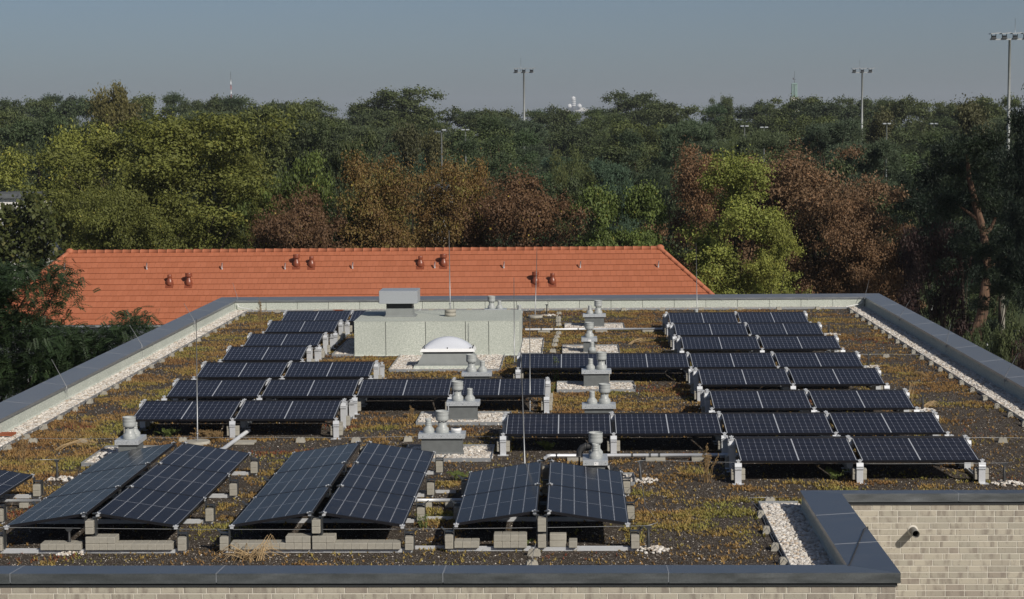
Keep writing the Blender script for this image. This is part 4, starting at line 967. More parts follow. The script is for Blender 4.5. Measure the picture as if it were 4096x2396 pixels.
# weeds and dry grasses: each clump is a thing
def stalks(name, base, n, h, spread, mat, label, lie=0., seed=0, seedhead=False, leaf=0, r=.004, dirx=None):
    rr = random.Random(seed); w = MB(); x, y = float(base[0]), float(base[1]); heads = MB()
    for k in range(n):
        a = rr.uniform(0, 6.28); sp = spread*rr.uniform(.2, 1); L_ = h*rr.uniform(.6, 1.1)
        dx, dy = (math.cos(a)*sp, math.sin(a)*sp) if dirx is None else (dirx[0]*L_*lie+rr.uniform(-.3, .3)*spread, dirx[1]*L_*lie+rr.uniform(-.3, .3)*spread)
        top = L_*(1-lie)
        bx, by = x+rr.uniform(-.05, .05), y+rr.uniform(-.04, .04)
        p = [(bx, by, 0), (bx+dx*.25, by+dy*.25, max(.01, top*.55)), (bx+dx*.65, by+dy*.65, max(.012, top*.95)), (bx+dx, by+dy, max(.01, top*(.45 if lie > .3 else 1.05)))]
        w.tube(p, [r, r*.8, r*.6, r*.3], 4, caps=False)
        if seedhead:
            for q in range(14):
                t = rr.uniform(.35, 1); pp = Vector(p[1]).lerp(Vector(p[3]), t); s_ = rr.uniform(.005, .011)
                ox, oy, oz = rr.uniform(-.02, .02), rr.uniform(-.02, .02), rr.uniform(-.01, .02)
                c_ = pp+Vector((ox, oy, oz)); w.add([c_+Vector((s_, 0, 0)), c_+Vector((-s_, 0, 0)), c_+Vector((0, s_, s_)), c_+Vector((0, -s_*.5, 2*s_))], [(0, 1, 2), (0, 2, 3), (1, 3, 2), (0, 3, 1)])
        for q in range(leaf):
            t = rr.uniform(.1, 1); pp = Vector(p[0]).lerp(Vector(p[3]), t); aa = rr.uniform(0, 6.28); s_ = rr.uniform(.015, .04)
            d = Vector((math.cos(aa), math.sin(aa), rr.uniform(0, .6)))*s_; nn = Vector((-math.sin(aa), math.cos(aa), 0))*s_*.3
            w.add([pp, pp+d*.5+nn, pp+d, pp+d*.5-nn], [(0, 1, 2, 3)])
    o = w.build_at(name, M[mat], Vector((x, y, 0))); tag(o, label, 'plant', 'weeds and dry grasses on the roof'); return o
stalks('dry_grass', gp(b1(1830, 1185)), 55, .36, .5, 'strawA', 'tuft of dry straw grass before the gap of the left and middle tents', .55, 1)
stalks('dry_grass', gp(b2(20, 1190)), 7, .55, .1, 'strawA', 'long bent dry straw stalks reaching over the middle front tent', .45, 2, dirx=(.75, .25), r=.006)
stalks('dry_grass', gp(b1(1870, 1190)), 5, .7, .1, 'strawA', 'long bent dry straw stalks lying left of the middle front tent', .7, 12, dirx=(-.8, .2), r=.006)
stalks('dry_plant', gp(b3(1445, 610)), 16, .47, .16, 'strawB', 'upright dead flower stalks before the nearest right-hand row', 0, 3, True)
stalks('dry_grass', gp(r7(1225, 1050)), 26, .4, .12, 'strawA', 'flattened dry straw beside the second nearest right-hand row', .65, 4, dirx=(.9, .1), r=.005)
stalks('dry_grass', gp(r7(1120, 1000)), 8, .5, .1, 'strawA', 'dry straw stalks standing at the third right-hand row', .3, 14, dirx=(.5, .4), r=.005)
stalks('dry_grass', gp(r7(1230, 795)), 20, .35, .12, 'strawB', 'flattened brown straw near the right gravel strip', .75, 5, dirx=(-.8, .1), r=.005)
stalks('dry_grass', gp(r6(930, 545)), 22, .55, .15, 'strawA', 'flattened pale straw in the middle of the roof', .75, 6, dirx=(.85, .3), r=.005)
stalks('dry_grass', gp(b1(420, 372)), 16, .8, .15, 'strawA', 'long flattened straw at the left behind the front tent', .8, 7, dirx=(.95, .4), r=.005)
stalks('dry_plant', gp(b1(170, 470)), 10, .42, .14, 'strawB', 'thin brown dead plant at the left', 0, 8, True, 6)
stalks('weed', gp(r6(350, 835)), 9, .42, .13, 'weed', 'tall green weed at the right end of the four-panel row on the left', 0, 9, True, 16)
stalks('weed', gp(r6(300, 930)), 14, .18, .12, 'weed', 'leafy green weed low beside the concrete blocks', 0, 10, False, 14)
stalks('weed', gp(b2(1235, 945)), 10, .16, .1, 'weed', 'fresh green weed between the middle and short front tents', 0, 11, False, 14)
stalks('dry_plant', gp(r5(45, 450)), 9, .62, .12, 'strawB', 'tall thin brown plant by the far left solar rows', 0, 15, True, 8)
stalks('dry_plant', gp((820+1640/7.37, 1150+900/7.37)), 6, .5, .08, 'strawB', 'tall thin brown plant near the rear left corner', 0, 16, True, 8)
stalks('dry_grass', gp(r5(330, 355)), 6, .35, .12, 'strawA', 'bent dry straw before the farthest left-hand row', .3, 17, dirx=(.5, .1), r=.006)
stalks('dry_plant', gp(r5(1235, 1130)), 5, .2, .05, 'strawB', 'small yellow stalk before the second left-hand row', 0, 18, True, 4)
for k, (q, cnt) in enumerate(((b1(1500, 285), 26), (b1(1250, 270), 18), (b1(1600, 300), 22), (b3(270, 370), 18), (b2(1480, 1085), 16), (t5(580, 690), 12), (b4(490, 590), 14), (b2(1500, 600), 16))):
    lab = ['beside the round rod base', 'before the nearest left-hand row', 'right of the round rod base', 'left of the near conduit', 'at the left foot of the short front tent', 'before the short front tent', 'before the nearest right-hand row', 'between the middle and short tents'][k]
    stalks('sedum_clump', gp(q), cnt, .12, .2, 'strawB' if k in (0, 2, 4) else 'weed', 'taller bushy sedum clump '+lab, 0, 30+k, True, 8, .003)

# ================================================================== RED TILED ROOF BEHIND
DR = 84.0; BETA = math.radians(40); GA_, TW = .36, .262
RL, RR_ = dp(dd(172, 620), DR), dp(dd(1624, 613), DR); zr = (RL[2]+RR_[2])/2
sl_dir = Vector((0, -math.cos(BETA), -math.sin(BETA))); sl_n = Vector((0, -math.sin(BETA), math.cos(BETA)))
def on_slope(p):
    r = ray(*p); nn = np.array(sl_n); P0 = np.array([0, DR, zr]); t = nn @ (P0-CAM)/(nn @ r); return CAM+r*t
hl = on_slope(dd(50, 712)); hr = on_slope(dd(1750, 724))
kl = (RL[0]-hl[0])/((zr-hl[2])/math.sin(BETA)); kr = (hr[0]-RR_[0])/((zr-hr[2])/math.sin(BETA))
NC = 13; LS = NC*GA_
rb = thing('tiled_roof_building', ((RL[0]+RR_[0])/2, DR, ZG), 'low building with a long hipped red tile roof behind the flat roof', 'building')
def SP(x, s, h=0.): return Vector((x, DR, zr))+sl_dir*s+sl_n*h
body = MB(); e = LS
A, B = SP(RL[0]-kl*e, e), SP(RR_[0]+kr*e, e); yb2 = DR+(DR-A.y)
body.add([(RL[0], DR, zr-.03), (RR_[0], DR, zr-.03), (B.x, B.y, B.z-.03), (A.x, A.y, A.z-.03), (B.x, yb2, B.z-.03), (A.x, yb2, A.z-.03)], [(0, 3, 2, 1), (0, 1, 4, 5), (1, 2, 4), (0, 5, 3)])
body.build('roof_deck', M['terracotta'], rb)
w = MB(); w.box(A.x+.5, B.x-.5, A.y+.4, yb2-.4, ZG, A.z-.04); w.build('wall', M['plaster'], rb)
roofp = None
tl = .42; th = .018; dw = .003
def tile_verts(x0, x1, s0):     # s0: slope position of the tile's lower edge
    return [SP(x0, s0-tl, .004), SP(x1, s0-tl, .004), SP(x1, s0, .040), SP(x0, s0, .040), SP(x0, s0-tl, .004+th), SP(x1, s0-tl, .004+th), SP(x1, s0, .040+th), SP(x0, s0, .040+th)]
tm = MB(); c0 = SP(0, 0)
tm.hexa([Vector(v)-c0 for v in tile_verts(-TW/2+dw, TW/2-dw, 0)]); TILE = tm.mesh('roof_tile', M['tile'])
rest = []; singles = 0; trnd = random.Random(5)
ccx = (RL[0]+RR_[0])/2
for c in range(NC, 0, -1):
    s0 = c*GA_; xa = RL[0]-kl*(s0-GA_*.35)+.08; xb = RR_[0]+kr*(s0-GA_*.35)-.08; off = (c % 2)*TW/2; k0 = math.floor((xa-off)/TW)
    x = off+k0*TW
    while x < xb:
        x0, x1 = max(x, xa), min(x+TW, xb)
        if x1-x0 > .05:
            whole = x1-x0 > TW-.001
            vis = c <= 8
            if whole and vis and singles < 300 and c in (8, 7, 6, 5) and abs(x-ccx-1.5) < 9.9:
                o = obj('roof_tile', TILE, rb, SP(x+TW/2, s0)-wloc(rb)); singles += 1
            else: rest.append((x0+dw, x1-dw, s0+trnd.uniform(-.004, .004)))
        x += TW
V = np.array([[tuple(v) for v in tile_verts(*t)] for t in rest])-np.array(wloc(rb)); nt = len(rest)
hf = np.array([(0, 3, 2, 1), (4, 5, 6, 7), (0, 1, 5, 4), (1, 2, 6, 5), (2, 3, 7, 6), (3, 0, 4, 7)])
hf = hf[:, ::-1]
me = np_mesh('roof_tiles', V.reshape(-1, 3), (hf[None]+(np.arange(nt)*8)[:, None, None]).reshape(-1, 4), M['tile_far'], {'rnd': np.repeat(rng.random(nt), 6)})
tag(obj('tile_courses', me, rb), kind='stuff')
# ridge and hip tiles
def cap(a, b, r=.115):
    w = MB(); w.tube([a, a.lerp(b, .12), b], [r*1.05, r*1.03, r*.97], 10); w.build('ridge_tile', M['tile'], rb)
nr = 66
for k in range(nr): cap(Vector((RL[0]+(RR_[0]-RL[0])*k/nr, DR, zr+.01)), Vector((RL[0]+(RR_[0]-RL[0])*(k+1.06)/nr, DR, zr+.0)))
for P0, kk, sg in ((RL, kl, -1), (RR_, kr, 1)):
    for k in range(13):
        s0, s1 = LS*k/13, LS*(k+1.05)/13; cap(SP(P0[0]+sg*kk*s1, s1, .02), SP(P0[0]+sg*kk*s0, s0, .03), .105)
    w = MB(); bm = bmesh.new(); bmesh.ops.create_uvsphere(bm, u_segments=12, v_segments=8, radius=.18); bm.verts.index_update()
    w.add([Vector((v.co.x*1.1, v.co.y, v.co.z*.9))+Vector((P0[0], DR, zr+.03)) for v in bm.verts], [[v.index for v in f.verts] for f in bm.faces], True); bm.free(); w.build('hip_cap', M['tile'], rb)
w = MB(); w.tube([A+Vector((0, -.06, -.04)), B+Vector((0, -.06, -.04))], .07, 8); w.build('gutter', M['roofgrey'], rb)
for (x, y) in ((160, 658), (362, 658), (547, 658), (702, 658), (868, 656), (1070, 655), (1240, 655), (1428, 654), (1620, 653)):
    p = Vector(on_slope(dd(x, y+6))); w = MB(); w.tube([p+sl_n*.05, p+sl_n*.13+Vector((0, -.02, .02)), p+sl_n*.16+Vector((.02, 0, .2))], .032, 6); w.build('roof_hook', M['alu'], rb)
def roof_vent(x, y, big):
    p = Vector(on_slope(dd(x, y))); s = 1.0; w = MB()
    pr = [(.10, -.02), (.12, .05), (.12, .16), (.085, .2), (.075, .27)]
    pr = [(r_, p.z+z_) for r_, z_ in pr]
    if big: pr += [(.075, p.z+.29), (.12, p.z+.30), (.125, p.z+.33), (.115, p.z+.35), (.125, p.z+.375), (.115, p.z+.40), (.125, p.z+.42), (.05, p.z+.43)]
    else: pr += [(.085, p.z+.28), (.075, p.z+.30), (.085, p.z+.32), (.075, p.z+.34), (.08, p.z+.37), (.04, p.z+.375)]
    pr = [(r_*1.3, p.z+(z_-p.z)*1.3) for r_, z_ in pr]; w.lathe(p.x, p.y, pr, 18, True); v = w.build('roof_vent', M['terracotta'], rb)
    w = MB(); q = p+sl_dir*(-.1)
    pts_ = [q-Vector((.17, 0, 0)), q+Vector((.17, 0, 0))]
    a_, b_ = pts_; u = sl_dir*.33; n_ = sl_n
    w.hexa([a_+u+n_*.0, b_+u+n_*.0, b_+n_*.0, a_+n_*.0, a_+u+n_*.062, b_+u+n_*.062, b_+n_*.062, a_+n_*.062]); w.build('vent_tile', M['terracotta'], v)
for x, y, b_ in ((418, 702, 0), (465, 702, 1), (730, 656, 1), (767, 657, 0), (1035, 656, 0), (1092, 655, 1), (1318, 699, 1), (1360, 699, 0)): roof_vent(x, y, b_)
# lean-to roof and roofed terrace below the left end of the red roof
lt = thing('lower_roof', (-8, 72, ZG), 'grey lower roof with white railing below the red tile roof on the left', 'building')
ez = A.z-.25
w = MB(); w.hexa([(A.x+2, 70.0, ez-1.4), (2.0, 70.0, ez-1.4), (2.0, A.y-.1, ez-.1), (A.x+2, A.y-.1, ez-.1), (A.x+2, 70.0, ez-1.25), (2.0, 70.0, ez-1.25), (2.0, A.y-.1, ez+.02), (A.x+2, A.y-.1, ez+.02)]); w.build('roof', M['roofgrey'], lt)
w = MB(); w.box(A.x+2.2, 1.8, 70.2, A.y-.3, ZG, ez-1.45); w.build('wall', M['plaster'], lt)
w = MB(); w.box(A.x-3, 1.5, 62.0, 69.8, -4.1, -3.8); w.build('terrace_slab', M['roofgrey'], lt)
w = MB(); w.box(A.x-2.8, 1.2, 62.3, 69.6, ZG, -4.105); w.build('terrace_wall', M['plaster'], lt)
for z in (-3.2, -2.85): 
    w = MB(); w.tube([(A.x-3, 62.1, z), (1.5, 62.1, z)], .025, 6); w.build('rail', M['white'], lt)
for k in range(22):
    x = A.x-3+k*1.0
    if x > 1.5: break
    w = MB(); w.box(x-.02, x+.02, 62.08, 62.12, -3.8, -2.85); w.build('baluster', M['white'], lt)

# ================================================================== TREES
def leafmat(name, cols, transl=.25, vary=.5):
    t = NT('leaf_'+name); col = t.ramp(t.attr('rnd'), cols); r = t.rand()
    tint = t.ramp(r, [(0, (1-.5*vary, 1-.45*vary, 1-.3*vary)), (.35, (1, 1, 1)), (.7, (1+.75*vary, 1+.5*vary, 1)), (1, (1-.1*vary, 1+.25*vary, 1+.4*vary))])
    col = t.mix(1.0, col, tint, 'MULTIPLY'); t.set(col, .6, 0, .35)
    tr = t.n.new('ShaderNodeBsdfTranslucent'); t.l(col, tr.inputs[0]); mx = t.n.new('ShaderNodeMixShader')
    mx.inputs[0].default_value = transl; t.l(t.p.outputs[0], mx.inputs[1]); t.l(tr.outputs[0], mx.inputs[2]); t.l(mx.outputs[0], t.out.inputs[0])
    return t.m
def ramp4(c, sp=.45, warm=0.):
    a = tuple(x*(1-sp) for x in c); b = tuple(x*(1+sp) for x in c)
    return [(0, a), (.5, c), (.9, b), (1, (b[0]*1.25+warm, b[1]*1.15, b[2]))]
LM = {
 'broad': leafmat('broad', ramp4((.115, .128, .030), .45, .03), .25, .15), 'yellowgreen': leafmat('yellowgreen', ramp4((.20, .215, .045), .45, .05), .25, .15),
 'lime': leafmat('lime', ramp4((.10, .135, .03), .5, .06), .25, .2), 'oak': leafmat('oak', ramp4((.066, .086, .032), .5)),
 'darkgreen': leafmat('darkgreen', ramp4((.050, .068, .030), .5)), 'pine': leafmat('pine', ramp4((.064, .092, .044), .5)),
 'bluepine': leafmat('bluepine', ramp4((.072, .100, .058), .5)),
 'darkpine': leafmat('darkpine', ramp4((.017, .030, .018), .4)), 'rust': leafmat('rust', ramp4((.165, .100, .055), .5, .03), .25, .2),
 'chestnut': leafmat('chestnut', [(0, (.07, .04, .016)), (.35, (.15, .085, .03)), (.65, (.19, .13, .04)), (.88, (.17, .155, .04)), (1, (.30, .24, .04))], .25, .15),
 'brown': leafmat('brown', [(0, (.06, .033, .017)), (.5, (.145, .082, .042)), (.95, (.19, .115, .055)), (1, (.36, .27, .05))], .25, .12),
 'plum': leafmat('plum', ramp4((.035, .020, .020), .5)), 'birch': leafmat('birch', ramp4((.07, .085, .032), .4)),
 'olive': leafmat('olive', ramp4((.085, .085, .035), .45)), 'locust': leafmat('locust', ramp4((.026, .048, .02), .45)), 'catalpa': leafmat('catalpa', ramp4((.05, .06, .018), .5, .03)),
}
def crown_mesh(name, mat, prof, H, W, nclump, nleaf, lsize, rclump, seed, aspect=.6, flat=.75, droop=0., gap=.0, z0=.0, needle=False):
    """prof(h) radius factor at relative height; leaf quads on many small clumps spread through the crown"""
    r = np.random.default_rng(seed)
    # clump centres: shell-biased through the volume
    h = r.random(nclump*6); a = r.random(nclump*6)*2*np.pi; q = r.random(nclump*6)**.45
    pr = np.array([prof(x) for x in h]); keep = r.random(len(h)) < pr/max(pr.max(), 1e-6); h, a, q, pr = h[keep][:nclump], a[keep][:nclump], q[keep][:nclump], pr[keep][:nclump]
    nb = max(20, int(nclump*.38))
    lump = 1+.25*np.sin(a*2+seed)+.18*np.sin(a*3+h*5+seed*2)
    rad = pr*W/2*q*lump
    bc = np.c_[np.cos(a)*rad, np.sin(a)*rad, z0+h*(H-z0)][:nb]; bR = W*.13*(.5+1.0*r.random(len(bc)))
    bi = r.choice(len(bc), nclump, p=bR**1.6/(bR**1.6).sum()); dv = r.normal(size=(nclump, 3)); dv[:, 2] = dv[:, 2]*.8+.35; dv /= np.linalg.norm(dv, axis=1)[:, None]
    cc = bc[bi]+dv*(bR[bi]*(.45+.65*r.random(nclump)**.6))[:, None]*np.array([1.1, 1.1, flat]); nc = len(cc)
    cr = rclump*(.45+1.0*r.random(nc)**1.3)
    if gap: sel = r.random(nc) > gap; cc, cr, bi = cc[sel], cr[sel], bi[sel]; nc = len(cc)
    sx_ = np.percentile(np.hypot(cc[:, 0], cc[:, 1]), 95); top_ = cc[:, 2].max()+rclump*.4; sxy = (W/2-rclump*.4)/max(sx_, 1e-3)
    cc[:, :2] *= sxy; rel = np.hypot(cc[:, 0], cc[:, 1])/(W/2); ok_ = (rel < 1.0) & (cc[:, 2] <= np.percentile(cc[:, 2], 99.3)); cc, cr, bi, rel = cc[ok_], cr[ok_], bi[ok_], rel[ok_]; nc = len(cc); cr = cr*(1.1-.45*rel); top_ = cc[:, 2].max()+rclump*.4; low = z0; cc[:, 2] = np.where(cc[:, 2] > low, low+(cc[:, 2]-low)*(H-rclump*.4-low)/(top_-rclump*.4-low), cc[:, 2])
    wgt = cr**2; wgt /= wgt.sum(); ci = r.choice(nc, nleaf, p=wgt)
    d = r.normal(size=(nleaf, 3)); d[:, 2] = d[:, 2]*.8+.25; d /= np.linalg.norm(d, axis=1)[:, None]
    rr_ = cr[ci]*(.35+.75*r.random(nleaf)**.8)*np.where(r.random(nleaf) < .22, 1.55, 1.0)
    an = np.stack([.7+.7*r.random(nc), .7+.7*r.random(nc), flat*(.6+.7*r.random(nc))], 1)
    P = cc[ci]+d*rr_[:, None]*an[ci]+r.normal(size=(nleaf, 3))*(.12*cr[ci])[:, None]
    if droop: P[:, 2] -= droop*r.random(nleaf)**2*cr[ci]*2
    P[:, 2] = np.maximum(P[:, 2], z0*.6+.3)
    nrm = d*.7+r.normal(size=(nleaf, 3))*.55+np.array([0, 0, .35]); nrm /= np.linalg.norm(nrm, axis=1)[:, None]
    t = np.cross(nrm, r.normal(size=(nleaf, 3))); t /= np.linalg.norm(t, axis=1)[:, None]+1e-9
    if needle: t = d+r.normal(size=(nleaf, 3))*.6; t /= np.linalg.norm(t, axis=1)[:, None]; nrm = np.cross(t, r.normal(size=(nleaf, 3))); nrm /= np.linalg.norm(nrm, axis=1)[:, None]
    if droop: t[:, 2] -= 1.2; t /= np.linalg.norm(t, axis=1)[:, None]
    b = np.cross(nrm, t); L_ = lsize*(.6+.8*r.random((nleaf, 1)))
    V = np.stack([P-t*L_*.5, P+b*L_*aspect*.5+nrm*L_*.08, P+t*L_*.5, P-b*L_*aspect*.5+nrm*L_*.08], 1)
    clr = .55*r.random(nc)+.45*r.random(len(bc))[bi]
    rnd = np.clip(.25+.5*clr[ci]+.45*(r.random(nleaf)-.5)+.1*(P[:, 2]/H-.5), 0, .985); rnd[r.random(nleaf) < .012] = 1
    return np_mesh(name, V.reshape(-1, 3), np.arange(nleaf*4).reshape(-1, 4), LM[mat], {'rnd': rnd}), cc
def trunk_mesh(name, mat, H, r0, cc, nl, seed, bare=.25, lean=0.):
    rr = random.Random(seed); w = MB(); top = H*.82
    tr = [(lean*top*k/5+rr.uniform(-.02, .02)*H*.3*(k > 0), rr.uniform(-.02, .02)*H*.3*(k > 0), top*k/5) for k in range(6)]
    w.tube(tr, [r0*1.25, r0, r0*.8, r0*.6, r0*.42, r0*.2], 9)
    if len(cc):
        idx = list(range(len(cc))); rr.shuffle(idx)
        for i in idx[:nl]:
            c = Vector(cc[i]); t = min(.9, max(bare, (c.z/H)-.18)); k = t*5; k0 = min(4, int(k)); b = Vector(tr[k0]).lerp(Vector(tr[k0+1]), k-k0)
            mid = b.lerp(c, .5)+Vector((0, 0, -.04*H)); rb_ = r0*(.34-.2*t); w.tube([b, mid, c], [rb_, rb_*.65, rb_*.2], 5, caps=False)
    return w.mesh(name, M[mat])
def topheavy(c, up, low):
    return lambda h: math.sqrt(max(0, 1-((h-c)/up)**2)) if h > c else low+(1-low)*math.sin(math.pi/2*max(0, h)/c)
dome_p = topheavy(.68, .335, .35)
oak_p = topheavy(.74, .275, .45)
pine_p = topheavy(.66, .355, .35)
tall_p = topheavy(.55, .47, .4)
PROTO = {}
def proto(key, leaf, prof, H, W, nc, nl, ls, rc, seed, bk='bark', r0=.28, z0f=.25, nlimb=16, lean=0., **kw):
    me, cc = crown_mesh('crown_'+key, leaf, prof, H, W, nc, nl, ls, rc, seed, z0=H*z0f, **kw)
    tk = trunk_mesh('trunk_'+key, bk, H, r0, cc, nlimb, seed, .25, lean); PROTO[key] = (me, tk, H, W)
#      key        leaf       profile H  W   clumps leaves leaf  clump seed
proto('broadA', 'broad', dome_p, 19, 11, 240, 84000, .165, .85, 1)
proto('broadB', 'yellowgreen', dome_p, 17, 9, 150, 34000, .17, .8, 2)
proto('lime', 'lime', dome_p, 15, 9, 150, 46000, .18, .8, 3, droop=.2)
proto('limeY', 'yellowgreen', tall_p, 16, 7, 190, 66000, .12, .6, 4, gap=.12)
proto('chestA', 'chestnut', dome_p, 15, 10, 190, 58000, .14, .8, 5, gap=.1)
proto('chestB', 'brown', dome_p, 14, 10, 190, 58000, .135, .78, 6, gap=.12)
proto('rust', 'rust', dome_p, 16, 11, 200, 66000, .14, .85, 7, gap=.1)
proto('plum', 'plum', dome_p, 10, 6, 70, 16000, .16, .8, 8, gap=.1)
proto('oakA', 'oak', oak_p, 23, 15, 200, 40000, .32, 1.2, 9, z0f=.2)
proto('oakB', 'darkgreen', oak_p, 22, 13, 180, 36000, .32, 1.1, 10, z0f=.2)
proto('pineA', 'pine', pine_p, 20, 9, 90, 30000, .34, .95, 11, 'pinebark', .24, .3, aspect=.22, flat=.6, needle=True)
proto('pineB', 'bluepine', pine_p, 18, 9, 100, 36000, .32, .85, 12, 'pinebark', .24, .2, aspect=.22, flat=.6, needle=True)
proto('pineD', 'darkpine', pine_p, 21, 10, 120, 34000, .30, .95, 13, 'bark', .26, .38, 5, aspect=.24, flat=.5, needle=True, gap=.1)
proto('birch', 'birch', tall_p, 15, 6, 80, 18000, .17, .75, 14, 'birchbark', .16, .25, droop=.9, gap=.12)
proto('weep', 'olive', tall_p, 22, 9, 110, 30000, .30, 1.0, 15, 'bark', .3, .2, droop=.9)
proto('olive', 'olive', tall_p, 17, 7, 80, 20000, .26, 1.0, 16)
proto('limeD', 'lime', tall_p, 13, 6, 110, 34000, .17, .62, 17, gap=.1)
TK = {'broadA': 'tree', 'broadB': 'tree'}
tseed = random.Random(11)
def plant(key, x, ytop, width, D, label, group=None, name='broadleaf_tree', rot=None, keep_w=None):
    """x, ytop, width in pixels of the 2520-wide view; D its distance; roots on the street level"""
    me, tk, H, W = PROTO[key]; top = dp(dd(x, ytop), D); h = top[2]-ZG; sz = h/H
    sx = (width*1.6254*D/F_PX)/W if width else sz
    root = thing(name, (float(top[0]), D, ZG), label, 'tree', group); root.scale = (sx, sx, sz); root.rotation_euler = (0, 0, tseed.uniform(0, 6.28) if rot is None else rot)
    obj('crown', me, root); obj('trunk', tk, root); return root
# right behind the red roof
plant('broadA', 415, 284, 590, 97, 'large round yellow-green tree behind the red roof on the left')
plant('broadB', 150, 318, 370, 103, 'yellowish feathery tree left of the large green tree')
plant('broadA', 295, 465, 330, 92, 'dark lower green tree before the large one at the left')
plant('lime', 735, 381, 320, 95, 'bright green round tree right of the large yellow-green tree')
plant('broadA', 560, 375, 180, 102, 'green tree filling between the large tree and the round bright one')
plant('chestB', 728, 480, 330, 92, 'small rusty brown chestnut behind the red roof left of centre', name='chestnut_tree')
plant('chestA', 1010, 386, 360, 94, 'yellow-brown autumn chestnut behind the roof centre', name='chestnut_tree')
plant('chestA', 1115, 402, 240, 97, 'second yellow-brown chestnut leaning against the first one', name='chestnut_tree')
plant('chestB', 1270, 436, 430, 93, 'wide brown autumn chestnut right of the yellow-brown one', name='chestnut_tree')
plant('limeD', 1462, 463, 200, 91, 'dark green lime tree between the brown and rusty chestnuts', name='lime_tree')
plant('limeD', 1588, 458, 190, 90.5, 'second dark green lime tree beside the yellow tree', name='lime_tree')
plant('rust', 1740, 360, 300, 99, 'rusty red tree behind the bright yellow-green tree', name='chestnut_tree')
plant('rust', 2010, 362, 500, 97, 'broad rusty red tree on the right behind the flat roof', name='chestnut_tree')
plant('limeY', 1810, 392, 340, 88, 'bright yellow-green tree on the right before the rusty trees', name='lime_tree')
plant('limeY', 1900, 540, 200, 86.5, 'lower yellow-green tree before the broad rusty tree', name='lime_tree')
plant('rust', 1900, 410, 330, 100, 'rusty tree filling behind the bright yellow-green tree', name='chestnut_tree')
plant('rust', 2120, 465, 330, 92, 'lower rusty tree beside the dark pines', name='chestnut_tree')
plant('plum', 2320, 560, 190, 84, 'dark purple-leaved tree at the right below the pines', name='plum_tree')
plant('plum', 2230, 590, 140, 88, 'small dark purple tree left of the pine trunk', name='plum_tree')
plant('oakB', 880, 330, 150, 112, 'dark green tree between the round bright tree and the chestnut')
plant('olive', 860, 560, 120, 95, 'small olive tree low behind the red roof')
plant('limeD', 1560, 575, 120, 88.5, 'low green tree left of the bright yellow tree')
# dark pines at the right
plant('pineD', 2375, 340, 300, 90, 'large dark pine at the right with a reddish trunk', name='pine_tree')
plant('pineD', 2545, 260, 230, 70, 'very dark pine cut off by the right picture edge', name='pine_tree')
plant('pineD', 2575, 190, 180, 66, 'tall dark pine at the far right edge', name='pine_tree')
plant('pineD', 2465, 360, 240, 82, 'dark pine crown between the bent trunk and the right edge', name='pine_tree')
plant('pineD', 2330, 430, 230, 96, 'dark pine left of the bent reddish trunk', name='pine_tree')
plant('pineD', 2290, 420, 220, 104, 'dark pine behind the purple trees', name='pine_tree')
# middle belt
mid = [('pineA', 1235, 292, 250, 150, 'large green pine in the middle belt near the centre mast'), ('pineA', 1160, 350, 200, 135, 'green pine left of the large centre pine'), ('pineA', 1340, 330, 220, 140, 'green pine right of the large centre pine'),
 ('pineB', 1680, 300, 210, 150, 'blue-green pine behind the rusty trees'), ('pineA', 1590, 330, 200, 145, 'green pine right of the birches'), ('pineB', 1860, 325, 190, 150, 'bluish pine behind the yellow-green tree'), ('pineB', 2050, 300, 230, 160, 'blue-green pine behind the broad rusty tree'),
 ('pineB', 2160, 350, 200, 130, 'bluish pine right of the broad rusty tree'), ('pineA', 2250, 330, 220, 140, 'green pine between the rusty tree and the dark pines'), ('oakA', 700, 262, 260, 165, 'big dark oak in the middle belt left of centre'), ('oakA', 800, 300, 220, 150, 'dark oak behind the round bright tree'),
 ('oakB', 520, 285, 260, 170, 'dark tree behind the large yellow-green tree'), ('olive', 1005, 325, 120, 150, 'yellowish slim tree above the yellow-brown chestnut'), ('olive', 1060, 340, 90, 140, 'smaller yellowish tree beside the lamp post'), ('birch', 1435, 365, 95, 125, 'birch with white stem left of the other birch'), ('birch', 1375, 375, 90, 118, 'drooping birch behind the brown chestnut'),
 ('birch', 1790, 320, 80, 170, 'pale bare-topped birch above the rusty trees'), ('weep', 262, 205, 175, 190, 'tall drooping dark olive tree rising above the treeline on the left'), ('oakB', 90, 280, 240, 180, 'dark tree at the left behind the yellowish tree'), ('olive', 2400, 265, 150, 170, 'brownish tree at the right behind the dark pine'),
 ('olive', 2160, 285, 120, 190, 'brownish tree near the right lamp post'), ('oakB', 960, 420, 180, 118, 'dark tree behind the yellow-brown chestnut'), ('pineB', 1500, 400, 170, 122, 'bluish pine behind the lime trees'), ('pineA', 1100, 420, 170, 120, 'pine between the two chestnuts'), ('oakB', 340, 300, 220, 175, 'dark tree right of the tall drooping one'), ('oakB', 1400, 440, 200, 112, 'dark tree behind the wide brown chestnut'),
 ('oakB', 1690, 440, 200, 113, 'dark tree behind the rusty red tree'), ('oakB', 20, 420, 220, 120, 'dark tree at the left picture edge'), ('pineA', 2420, 420, 260, 112, 'green pine behind the dark pines'), ('oakB', 2000, 400, 260, 116, 'dark tree behind the broad rusty tree'), ('oakB', 640, 430, 240, 116, 'dark tree behind the bright round tree'), ('oakB', 2200, 470, 240, 108, 'dark tree behind the lower rusty tree')]
for key, x, yt, wd, D, lab in mid: plant(key, x, yt, wd, D, lab, name='pine_tree' if 'pine' in key else 'birch_tree' if key == 'birch' else 'broadleaf_tree')
